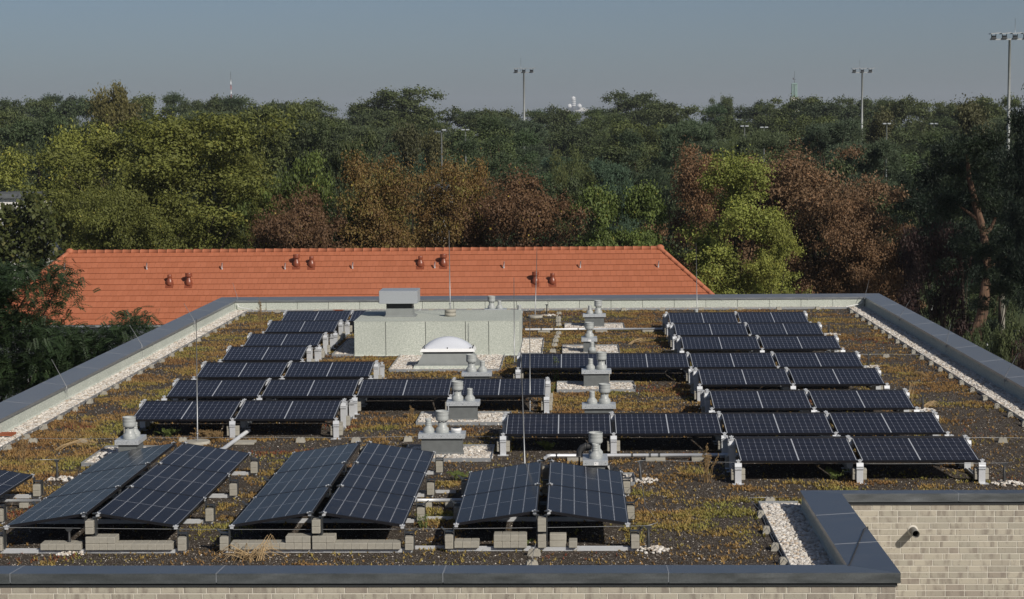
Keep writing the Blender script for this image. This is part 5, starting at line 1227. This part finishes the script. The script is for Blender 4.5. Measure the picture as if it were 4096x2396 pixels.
# far treeline: the skyline of the photograph
skyl = [(0, 238), (60, 246), (110, 240), (165, 243), (215, 240), (330, 238), (385, 236), (440, 240), (505, 240), (560, 243), (618, 243), (668, 256), (725, 250), (780, 262), (835, 272), (895, 274), (990, 220), (940, 262), (1120, 278), (1155, 268), (1210, 272), (1260, 272), (1305, 276), (1352, 264), (1392, 276), (1428, 279), (1470, 272), (1560, 228), (1615, 245), (1680, 264), (1725, 264), (1772, 240), (1845, 252), (1895, 256), (1950, 240), (2010, 250), (2060, 252), (2103, 242), (2150, 248), (2198, 250), (2240, 242), (2292, 252), (2335, 262), (2380, 256), (2430, 250), (2470, 240), (2520, 236)]
big = {990: 270, 1560: 220, 725: 260, 1772: 90, 1950: 190}
for k, (x, yt) in enumerate(skyl):
    key = ['oakB', 'oakA', 'pineA', 'oakB'][k % 4] if x not in big else 'oakA'
    
    D = 300+((k*37) % 5)*16; wd = big.get(x, 150+((k*53) % 60))
    lab = {990: 'broad dark oak standing above the treeline left of the centre mast', 1560: 'broad dark oak above the treeline right of the radar domes', 725: 'wide dark oak in the treeline left of centre', 1772: 'small dark tree sticking out of the far treeline on the right', 1950: 'dark tree in the far treeline below the green tower'}.get(x, 'dark tree in the far treeline '+('left of the tall drooping tree' if x < 262 else 'between the tall drooping tree and the radio mast' if x < 568 else 'between the radio mast and the broad left oak' if x < 960 else 'between the broad left oak and the centre mast' if x < 1289 else 'beside the radar domes' if x < 1500 else 'between the broad right oak and the green tower' if x < 1955 else 'between the green tower and the middle right mast' if x < 2122 else 'right of the middle right mast'))
    plant(key, x, yt, wd, D, lab, None if x in big else 'trees of the far treeline', name='far_tree')
for k in range(27):
    x = -10+k*98+((k*31) % 30); yt = 288+((k*17) % 5)*7; key = ['oakA', 'pineA', 'oakB', 'pineB'][(k*3) % 4]
    if x < 600: yt -= 14
    plant(key, x, yt, 200+((k*29) % 60), 225+((k*13) % 4)*14, 'green tree before the far treeline '+('left of the radio mast' if x < 568 else 'between the radio mast and the centre mast' if x < 1289 else 'between the centre mast and the green tower' if x < 1955 else 'right of the green tower'), 'trees of the belt before the far treeline', name='far_tree')
for k in range(16):
    x = 560+k*118+((k*31) % 40)
    plant(['pineA', 'pineB', 'oakA'][k % 3], x, 345+((k*17) % 5)*11, 220+((k*29) % 60), 178+((k*13) % 4)*7, 'green tree in the middle belt '+('left of the centre mast' if x < 1289 else 'between the centre mast and the green tower' if x < 1955 else 'right of the green tower'), 'trees of the middle belt', name='far_tree')
# pine with its bare reddish trunk, seen whole at the right
def pine_with_trunk():
    D = 74.0; P = lambda x, y: Vector(dp(dd(x, y), D))
    pts_ = [P(2412, 830)]; g0 = Vector((pts_[0].x-.05, D, ZG)); pts_ = [g0, P(2405, 815), P(2418, 770), P(2426, 700), P(2428, 640), P(2420, 570), P(2400, 500), P(2385, 440), P(2380, 380)]
    root = thing('pine_tree', g0, 'pine with a bent reddish trunk at the right behind the parapet', 'tree')
    w = MB(); w.tube(pts_, [.30, .27, .22, .20, .18, .16, .14, .11, .05], 12); w.build('trunk', M['pinebark'], root)
    w = MB(); w.tube([P(2416, 590), P(2428, 572), P(2440, 560), P(2450, 535)], [.11, .1, .08, .05], 8); w.tube([P(2412, 545), P(2380, 520), P(2350, 500)], [.08, .06, .03], 6); w.tube([P(2426, 660), P(2470, 640), P(2500, 610)], [.07, .05, .03], 6); w.build('limb', M['pinebark'], root)
    cl = [P(2380, 400), P(2350, 470), P(2420, 420), P(2450, 500), P(2340, 520), P(2480, 580), P(2500, 640), P(2395, 620), P(2440, 430), P(2470, 700), P(2400, 360), P(2440, 340), P(2490, 720), P(2520, 660)]
    r = np.random.default_rng(77); nl = 26000; cc = np.array([tuple(c-g0) for c in cl for _ in range(6)])+r.normal(size=(len(cl)*6, 3))*np.array([.55, .7, .28])
    ci = r.integers(0, len(cc), nl); d = r.normal(size=(nl, 3)); d /= np.linalg.norm(d, axis=1)[:, None]; Pp = cc[ci]+d*(.25+.25*r.random((nl, 1)))*np.array([1, 1, .6])
    t = d+r.normal(size=(nl, 3))*.6; t /= np.linalg.norm(t, axis=1)[:, None]; nn = np.cross(t, r.normal(size=(nl, 3))); nn /= np.linalg.norm(nn, axis=1)[:, None]; L_ = .16*(.6+.8*r.random((nl, 1)))
    V = np.stack([Pp-t*L_*.5, Pp+nn*L_*.1, Pp+t*L_*.5, Pp-nn*L_*.1], 1); obj('crown', np_mesh('crown_pine_near', V.reshape(-1, 3), np.arange(nl*4).reshape(-1, 4), LM['darkpine'], {'rnd': r.random(nl)}), root)
pine_with_trunk()
# near locust tree at the left, below the parapet: feathery compound leaves
def locust():
    D = 47.0; g0 = Vector((-17.5, D, ZG)); root = thing('locust_tree', g0, 'dark feathery locust tree at the left beside the flat roof', 'tree')
    r = np.random.default_rng(5); P = lambda x, y, d=0: np.array(dp(dd(x, y), D+d))
    cl = []
    pk = ((-40, 690, 50, 9), (0, 680, 40, 8), (-30, 740, 60, 10), (5, 730, 36, 7), (30, 690, 20, 4), (55, 665, 14, 2), (10, 790, 50, 9), (-20, 850, 70, 10), (40, 860, 50, 9), (80, 850, 40, 7), (60, 800, 22, 3), (95, 825, 20, 3), (130, 810, 22, 4), (90, 900, 40, 8), (20, 930, 60, 10), (60, 950, 50, 8), (-30, 940, 70, 10), (130, 880, 35, 7), (160, 850, 28, 5), (175, 820, 16, 3), (200, 830, 20, 4), (225, 845, 20, 4), (250, 870, 22, 5), (210, 890, 25, 6), (170, 900, 30, 6), (270, 840, 14, 3), (285, 815, 10, 3), (300, 800, 9, 2), (320, 793, 8, 2), (345, 790, 7, 2), (95, 700, 14, 2), (120, 680, 9, 2), (140, 672, 7, 2), (150, 712, 9, 2), (165, 708, 6, 1), (110, 735, 12, 1), (145, 760, 10, 1), (80, 750, 18, 1), (120, 930, 35, 6), (100, 780, 14, 1), (-30, 800, 60, 9), (55, 720, 16, 1), (240, 905, 16, 3))
    for (x, y, s, nk) in pk:
        for q in range(nk): cl.append(P(x+r.normal()*s*.5, y+r.normal()*s*.36, r.normal()*1.0))
    cl = np.array(cl)-np.array(g0); nf = 8200; ci = r.integers(0, len(cl), nf)
    base = cl[ci]+r.normal(size=(nf, 3))*np.array([.24, .4, .15]); ax = r.normal(size=(nf, 3)); ax[:, 2] = ax[:, 2]*.5-.25; ax /= np.linalg.norm(ax, axis=1)[:, None]
    upv = np.array([0, 0, 1.])+r.normal(size=(nf, 3))*.35; sd = np.cross(ax, upv); sd /= np.linalg.norm(sd, axis=1)[:, None]; nv = np.cross(sd, ax)
    Vs = []; ln = .30*(.7+.5*r.random(nf)); rnd = []
    hue = r.random(len(cl))[ci]*.6+.4*r.random(nf)
    for k in range(7):
        t = (k+1)/7.5; cen = base+ax*(ln*t)[:, None]-np.array([0, 0, 1])*(ln*.22*t*t)[:, None]
        for sgn in (-1, 1):
            lw = .075*(1-.35*abs(t-.5)); tip = cen+sd*sgn*lw+ax*.018-nv*.012; w_ = ax*.017
            Vs.append(np.stack([cen-w_*.6, cen+(tip-cen)*.5-w_, tip, cen+(tip-cen)*.5+w_], 1)); rnd.append(hue)
    V = np.concatenate(Vs); me = np_mesh('crown_locust', V.reshape(-1, 3), np.arange(len(V)*4).reshape(-1, 4), LM['locust'], {'rnd': np.clip(np.concatenate(rnd), 0, .97)})
    obj('crown', me, root)
    w = MB(); w.tube([g0, g0+Vector((.2, .1, 6)), g0+Vector((.6, 0, 10))], [.3, .24, .14], 9)
    for i in range(0, len(cl), 6):
        c = Vector(cl[i]) + g0; s_ = g0+Vector((.4, 0, 6+3*((i*7) % 10)/10)); w.tube([s_, s_.lerp(c, .55)+Vector((0, 0, .4)), c], [.07, .04, .012], 5, caps=False)
    w.build('trunk', M['bark'], root)
locust()
def catalpa():
    D = 86.5; top = dp(dd(75, 468), D); g0 = Vector((float(top[0])-.3, D, ZG)); root = thing('catalpa_tree', g0, 'slim tree with large dark olive leaves before the white house at the left', 'tree')
    r = np.random.default_rng(8); H = float(top[2])-ZG; cl = []
    for (x, y, s) in ((80, 492, 9), (70, 520, 14), (100, 530, 16), (45, 570, 22), (85, 565, 28), (118, 575, 16), (20, 600, 30), (70, 605, 32), (110, 612, 18), (40, 640, 34), (85, 640, 24), (0, 580, 18), (0, 640, 30), (20, 530, 9)):
        for q in range(8): cl.append(np.array(dp(dd(x+r.normal()*s*.6, y+r.normal()*s*.45), D+r.normal()*.8))-np.array(g0))
    cl = np.array(cl); nl = 4600; ci = r.integers(0, len(cl), nl); P = cl[ci]+r.normal(size=(nl, 3))*.24
    nn = r.normal(size=(nl, 3))+np.array([0, -.5, .5]); nn /= np.linalg.norm(nn, axis=1)[:, None]; t = np.cross(nn, r.normal(size=(nl, 3))); t[:, 2] -= .5; t /= np.linalg.norm(t, axis=1)[:, None]; b = np.cross(nn, t); L_ = .22*(.6+.7*r.random((nl, 1)))
    V = np.stack([P-t*L_*.5, P+b*L_*.42-t*L_*.1, P+t*L_*.55, P-b*L_*.42-t*L_*.1], 1)
    obj('crown', np_mesh('crown_catalpa', V.reshape(-1, 3), np.arange(nl*4).reshape(-1, 4), LM['catalpa'], {'rnd': r.random(nl)*.98}), root)
    w = MB(); w.tube([g0, g0+Vector((.1, 0, H*.5)), g0+Vector((.3, 0, H*.95))], [.22, .15, .04], 8)
    for i in range(0, len(cl), 8): c = Vector(cl[i])+g0; s_ = g0+Vector((.15, 0, min(c.z-ZG-.8, H*.85))); w.tube([s_, s_.lerp(c, .5)+Vector((0, 0, .15)), c], [.05, .03, .01], 5, caps=False)
    w.build('trunk', M['bark'], root)
catalpa()
# bushes right behind the right parapet
for (x, yt, wd, D, lab) in ((2465, 790, 130, 62, 'dark bush behind the right parapet below the pine'), (2400, 800, 110, 66, 'dark bush at the foot of the pine trunk'), (2540, 850, 110, 58, 'dark bush at the right edge behind the parapet')):
    plant('plum', x, yt, wd, D, lab, name='bush') if lab.startswith('dark bush at the right') else plant('oakB', x, yt, wd, D, lab, name='bush')

# ================================================================== FAR GROUND, PITCH, MASTS, BUILDINGS
def ground_mat(name, a, b):
    t = NT(name); f = t.noise(.06, 6); g2 = t.noise(3, 4); col = t.ramp(f, [(.35, a), (.65, b)]); col = t.mix(t.math('MULTIPLY', g2, .4), col, tuple(x*.6 for x in a)); return t.set(col, .95, 0, .2)
w = MB(); R_ = 6900; w.add([(-R_, -500, ZG), (R_, -500, ZG), (R_, 7900, ZG), (-R_, 7900, ZG)], [(0, 1, 2, 3)])
tag(w.build('ground', ground_mat('meadow', (.03, .045, .018), (.06, .07, .03)), None), kind='structure')
w = MB(); w.add([(18, 95, ZG+.02), (80, 95, ZG+.02), (80, 215, ZG+.02), (18, 215, ZG+.02)], [(0, 1, 2, 3)])
tag(w.build('sports_pitch', ground_mat('pitch_turf', (.045, .065, .022), (.07, .085, .032)), None), kind='structure')
def railing(x0, x1, y, h, label):
    root = thing('white_railing', ((x0+x1)/2, y, ZG), label, 'railing', 'white railings at the sports pitch')
    w = MB(); w.tube([(x0, y, ZG+h), (x1, y, ZG+h)], .05, 6); w.build('rail', M['white'], root)
    n_ = max(2, int((x1-x0)/2.4)+1)
    for k in range(n_):
        x = x0+(x1-x0)*k/(n_-1); w = MB(); w.tube([(x, y, ZG), (x, y, ZG+h)], .045, 6); w.build('post', M['white'], root)
gA = dp(dd(2400, 832), 150); gB = dp(dd(2505, 832), 150)
railing(float(gp(dd(2390, 845), ZG)[0])-2, float(gp(dd(2505, 858), ZG)[0]), float(gp(dd(2500, 858), ZG)[1]), 1.1, 'near white railing of the sports pitch at the right')
railing(float(gp(dd(2470, 848), ZG)[0]), float(gp(dd(2530, 848), ZG)[0])+8, float(gp(dd(2520, 846), ZG)[1]), 1.1, 'farther white railing of the sports pitch at the right')
def pole(px, pytop, pybase, D, r, mat, label, name, cat):
    a = dp(dd(px, pytop), D); root = thing(name, (float(a[0]), D, ZG), label, cat)
    w = MB(); w.tube([(a[0], D, ZG), (a[0], D, a[2])], r, 10, r*.8); w.build('pole', M[mat], root)
    w = MB(); w.lathe(float(a[0]), D, [(r*1.6, ZG), (r*1.5, ZG+.25), (r*1.05, ZG+.3)], 10); w.build('foot', M['concrete'], root)
    w = MB(); w.lathe(float(a[0]), D, [(r*.9, float(a[2])), (r*.3, float(a[2])+.1)], 10); w.build('cap', M[mat], root); return root
pole(2467, 640, 870, 92, .2, 'concrete', 'thick pale concrete pole behind the right parapet', 'concrete_pole', 'pole')
def mast(px, pyb, D, label, heads, span, tip):
    """floodlight mast; pyb: pixel row of its cross arm"""
    a = dp(dd(px, pyb), D); x, zt = float(a[0]), float(a[2]); root = thing('floodlight_mast', (x, D, ZG), label, 'floodlight mast', 'tall floodlight masts')
    w = MB(); w.tube([(x, D, ZG), (x, D, zt*.4), (x, D, zt-.1)], [.26, .17, .13], 12); w.build('pole', M['galvp'], root)
    w = MB(); w.box(x-span/2, x+span/2, D-.07, D+.07, zt-.1, zt+.04); w.build('cross_arm', M['alu_dull'], root)
    for k in range(heads):
        hx = x-span/2+.4+(span-.8)*k/(heads-1); w = MB()
        w.box(hx-.28, hx+.28, D-.25, D+.3, zt+.045, zt+.12); w.box(hx-.26, hx-.2, D-.05, D+.05, zt+.12, zt+.55); w.box(hx+.2, hx+.26, D-.05, D+.05, zt+.12, zt+.55); w.box(hx-.2, hx+.2, D-.1, D+.15, zt+.13, zt+.38)
        hd = w.build('floodlight', M['dark_steel'], root)
        w = MB(); w.hexa([(hx-.38, D-.5, zt+.50), (hx+.5, D-.5, zt+.58), (hx+.5, D+.7, zt+.62), (hx-.38, D+.7, zt+.54), (hx-.38, D-.5, zt+.60), (hx+.75, D-.5, zt+.70), (hx+.75, D+.7, zt+.74), (hx-.38, D+.7, zt+.64)]); w.build('visor', M['alu_dull'], hd)
    if tip: w = MB(); w.tube([(x+tip[0], D, zt), (x+tip[0], D, zt+tip[1])], .03, 6, .015); w.build('tip', M['wire'], root)
M['galvp'] = simple('galvanised_pole', (.42, .44, .44), .55, .2, 3, .2)
mast(1289, 178, 287, 'tall floodlight mast with three lamp heads near the picture centre', 3, 3.2, (-.45, 2.2))
mast(2122, 178, 292, 'tall floodlight mast with three lamp heads right of the green tower', 3, 3.3, (-.4, 2.0))
mast(2485, 96, 200, 'nearest tall floodlight mast at the right picture edge', 4, 4.2, (.55, 2.2))
def lamp(px, py, D, label, double=True):
    a = dp(dd(px, py), D); x, zt = float(a[0]), float(a[2]); root = thing('lamp_post', (x, D, ZG), label, 'lamp post', 'small lamp posts between the trees')
    w = MB(); w.tube([(x, D, ZG), (x, D, zt)], .1, 8, .06); w.build('pole', M['galvp'], root)
    for s_ in ((-1, 1) if double else (1,)):
        w = MB(); w.bbox(x+.05 if s_ > 0 else x-.36, x+.36 if s_ > 0 else x-.05, D-.2, D+.2, zt, zt+.12, .02); w.build('lamp_head', M['galv'], root)
lamp(1086, 322, 138, 'small lamp post left of the large centre pine', False); lamp(1145, 321, 165, 'small lamp head behind the large centre pine'); lamp(1832, 312, 165, 'small twin lamp post left of the rusty trees'); lamp(1880, 315, 168, 'small twin lamp beside the other one behind the pines')
lamp(2182, 306, 170, 'small twin lamp post near the right floodlight mast'); lamp(2298, 306, 172, 'small twin lamp post before the right treeline')
def radar():
    D = 6100.0; S = lambda x, y: dp((1980+x/5.264, 220+y/5.264), D); hz = float(S(1650, 1190)[2]); x0 = float(S(1650, 0)[0])
    hill = MB(); n_ = 40
    pts_ = [(-1000+50*k, math.exp(-((k-20)*50/(260 if k < 20 else 420))**2)*(hz+6-ZG)) for k in range(n_+1)]
    for k in range(n_):
        (xa, ha), (xb, hb) = pts_[k], pts_[k+1]; hill.add([(x0+xa, D-400, ZG-1), (x0+xb, D-400, ZG-1), (x0+xb, D+20, ZG+hb-2), (x0+xa, D+20, ZG+ha-2), (x0+xb, D+900, ZG-1), (x0+xa, D+900, ZG-1)], [(0, 1, 2, 3), (3, 2, 4, 5)], True)
    tag(hill.build('hill', ground_mat('wooded_hill', (.02, .03, .018), (.03, .04, .022)), None), kind='structure')
    root = thing('radar_station', (x0, D, hz-2), 'white radar domes and tower on the far hill', 'radar station'); s = D/F_PX/5.264
    def ball(px, py, rpx, name):
        c = S(px, py); bm = bmesh.new(); bmesh.ops.create_icosphere(bm, subdivisions=3, radius=rpx*s); bm.verts.index_update(); w = MB(); w.add([Vector(c)+v.co for v in bm.verts], [[v.index for v in f.verts] for f in bm.faces], True); bm.free(); return w.build(name, M['white'], root)
    ball(1650, 918, 49, 'tower_dome'); ball(1568, 1078, 50, 'dome'); ball(1777, 1076, 50, 'dome')
    z = lambda py: float(S(0, py)[2]); tx = float(S(1652, 0)[0])
    w = MB(); w.lathe(tx, D, [(42*s, hz-4), (42*s, z(950)), (46*s, z(935))], 20, False); w.build('tower', M['roofgrey'], root)
    for py in (960, 1000, 1038, 1074): w = MB(); w.lathe(tx, D, [(44*s, z(py+12)), (44*s, z(py-12))], 20, False); w.build('white_band', M['white'], root)
    for (a, b, t_, bo) in ((1465, 1640, 1125, 1195), (1640, 1880, 1122, 1190), (1880, 1970, 1150, 1190)):
        w = MB(); w.box(float(S(a, 0)[0]), float(S(b, 0)[0]), D+5, D+30, hz-6, z(t_)); w.build('block', M['plaster'], root)
radar()
def tower():
    D = 1700.0; S = lambda x, y: dp((3100+x/5.04, 280+y/5.04), D); z = lambda y: float(S(0, y)[2]); X_ = lambda x: float(S(x, 0)[0]); cx = X_(392); s = D/F_PX/5.04
    root = thing('lantern_tower', (cx, D, ZG), 'distant tower with a green copper lantern above the treeline', 'tower')
    cop = simple('copper_patina', (.22, .33, .30), .7, 0, 1.5, .2)
    w = MB(); hw = 75*s; w.box(cx-hw, cx+hw, D-hw, D+hw, ZG, z(555)); w.build('shaft', M['plaster'], root)
    w = MB(); w.box(cx-55*s, cx+55*s, D-55*s, D+55*s, z(556), z(540)); w.box(cx-57*s, cx+57*s, D-57*s, D+57*s, z(290), z(278)); w.hexa(frust(cx-57*s, cx+57*s, D-57*s, D+57*s, z(278)+.01, cx-4*s, cx+4*s, D-4*s, D+4*s, z(262))); w.build('lantern_roof', cop, root)
    for i in (-1, -.33, .33, 1):
        for j in (-1, 1):
            px_ = cx+i*46*s; py_ = D+j*46*s; w = MB(); w.box(px_-9*s, px_+9*s, py_-6*s, py_+6*s, z(540), z(290)); w.build('lantern_pier', cop, root)
    w = MB(); w.box(cx-30*s, cx+30*s, D-30*s, D+30*s, z(540)+.01, z(290)-.02); w.build('lantern_core', M['dark_steel'], root)
    w = MB(); w.tube([(cx, D, z(262)), (cx, D, z(25))], [.25, .08], 6); w.box(cx-30*s, cx+30*s, D-.1, D+.1, z(198), z(192)); w.box(cx-34*s, cx-12*s, D-.1, D+.1, z(192)+.01, z(160)); w.build('weather_vane', M['dark_steel'], root)
tower()
def radio():
    D = 3000.0; x = float(dp(dd(568, 200), D)[0]); z = lambda y: float(dp(dd(568, y), D)[2]); root = thing('radio_mast', (x, D, ZG), 'thin red and white radio mast far behind the treeline on the left', 'radio mast')
    red = simple('mast_red', (.40, .06, .04), .6)
    ys = [262, 246, 232, 220, 208, 195]; w = MB(); w.tube([(x, D, ZG), (x, D, z(262))], .9, 6); w.build('segment', M['white'], root)
    for k in range(5): w = MB(); w.tube([(x, D, z(ys[k])), (x, D, z(ys[k+1]))], .8, 6); w.build('segment', red if k % 2 else M['white'], root)
    w = MB(); w.tube([(x, D, z(195)), (x, D, z(176))], .5, 6, .25); w.build('segment', M['dark_steel'], root)
radio()
def stadium():
    D = 900.0; a = dp(dd(1299, 268), D); x, zt = float(a[0]), float(a[2]); root = thing('stadium_light', (x, D, ZG), 'far stadium light frame with round white lamps beside the centre mast', 'floodlight mast')
    w = MB(); w.tube([(x, D, ZG), (x, D, zt)], .3, 8); w.build('pole', M['galvp'], root)
    for i in range(3):
        for j in range(2):
            c = Vector((x+(i-1)*1.15, D-.5, zt-2.0-j*1.0)); w = MB(); w.tube([c, c+Vector((0, .4, 0))], .4, 10); w.build('lamp', M['white'], root)
    w = MB(); w.box(x-1.9, x+1.9, D-.1, D+.1, zt-2.6, zt-2.45); w.box(x-1, x+1, D-.1, D+.1, zt-.4, zt-.3); w.build('cross_arm', M['galvp'], root)
stadium()
def house(xl, xr, ytop, ybot, D, depth, label, overhang=True):
    a, b = dp(dd(xl, ytop), D), dp(dd(xr, ytop), D); zt = float(a[2]); x0, x1 = float(a[0]), float(b[0]); root = thing('white_house', ((x0+x1)/2, D+depth/2, ZG), label, 'house')
    w = MB(); w.box(x0+.25, x1-.25, D+.25, D+depth-.25, ZG, zt-.25); wl_ = w.build('wall', M['plaster'], root)
    w = MB(); w.box(x0, x1, D, D+depth, zt-.245, zt); w.build('roof', M['roofgrey'], root)
    k = 0
    while x0+.9+k*1.9 < x1-1.2:
        for f_ in range(5):
            wx = x0+.9+k*1.9; wz = zt-2.2-f_*2.9; w = MB(); w.box(wx, wx+1.0, D+.243, D+.249, wz, wz+1.3); o = w.build('window', M['windowglass'], root)
            w = MB(); w.box(wx-.06, wx+1.06, D+.17, D+.242, wz-.08, wz-.001); w.build('sill', M['white'], o)
        k += 1
house(-120, 77, 478, 700, 97.5, 5, 'white flat-roofed house at the left picture edge behind the large-leaved tree')
house(1050, 1104, 462, 560, 118, 8, 'white house glimpsed through the yellow-brown chestnut')
# grey metal roof going down behind the left end of the red roof
w = MB(); P = [dp(dd(20, 572), 96), dp(dd(115, 572), 96), dp(dd(162, 624), 92), dp(dd(20, 624), 92)]
w.hexa([tuple(P[3]-np.array([0, 0, .15])), tuple(P[2]-np.array([0, 0, .15])), tuple(P[1]-np.array([0, 0, .15])), tuple(P[0]-np.array([0, 0, .15]))]+[tuple(P[3]), tuple(P[2]), tuple(P[1]), tuple(P[0])])
mr = thing('metal_roof_building', (float(P[2][0])-4, 94, ZG), 'building with a pale grey metal roof behind the left end of the red roof', 'building')
o = w.build('roof', M['alu_dull'], mr)
for k in range(8):
    t = k/8; a = P[0]+(P[1]-P[0])*t; b = P[3]+(P[2]-P[3])*t; w = MB(); w.tube([a+np.array([0, 0, .03]), b+np.array([0, 0, .03])], .03, 5); w.build('standing_seam', M['alu'], mr)
w = MB(); w.box(float(P[3][0]), float(P[1][0])-.2, 92.3, 96.5, ZG, float(P[3][2])-.3); w.build('wall', M['plaster'], mr)

# ================================================================== THE AIR
w = MB(); w.box(-7000, 7000, -560, 8000, ZG-1, 150)
hz = bpy.data.materials.new('air'); hz.use_nodes = True; hn = hz.node_tree.nodes; hn.clear()
hv = hn.new('ShaderNodeVolumePrincipled'); hv.inputs['Density'].default_value = 1.3e-4; hv.inputs['Color'].default_value = (.82, .89, 1, 1); hv.inputs['Anisotropy'].default_value = .1
ho = hn.new('ShaderNodeOutputMaterial'); hz.node_tree.links.new(hv.outputs[0], ho.inputs['Volume'])
tag(w.build('haze', hz, None), 'thin bluish haze over the whole view', 'haze', None, 'stuff')
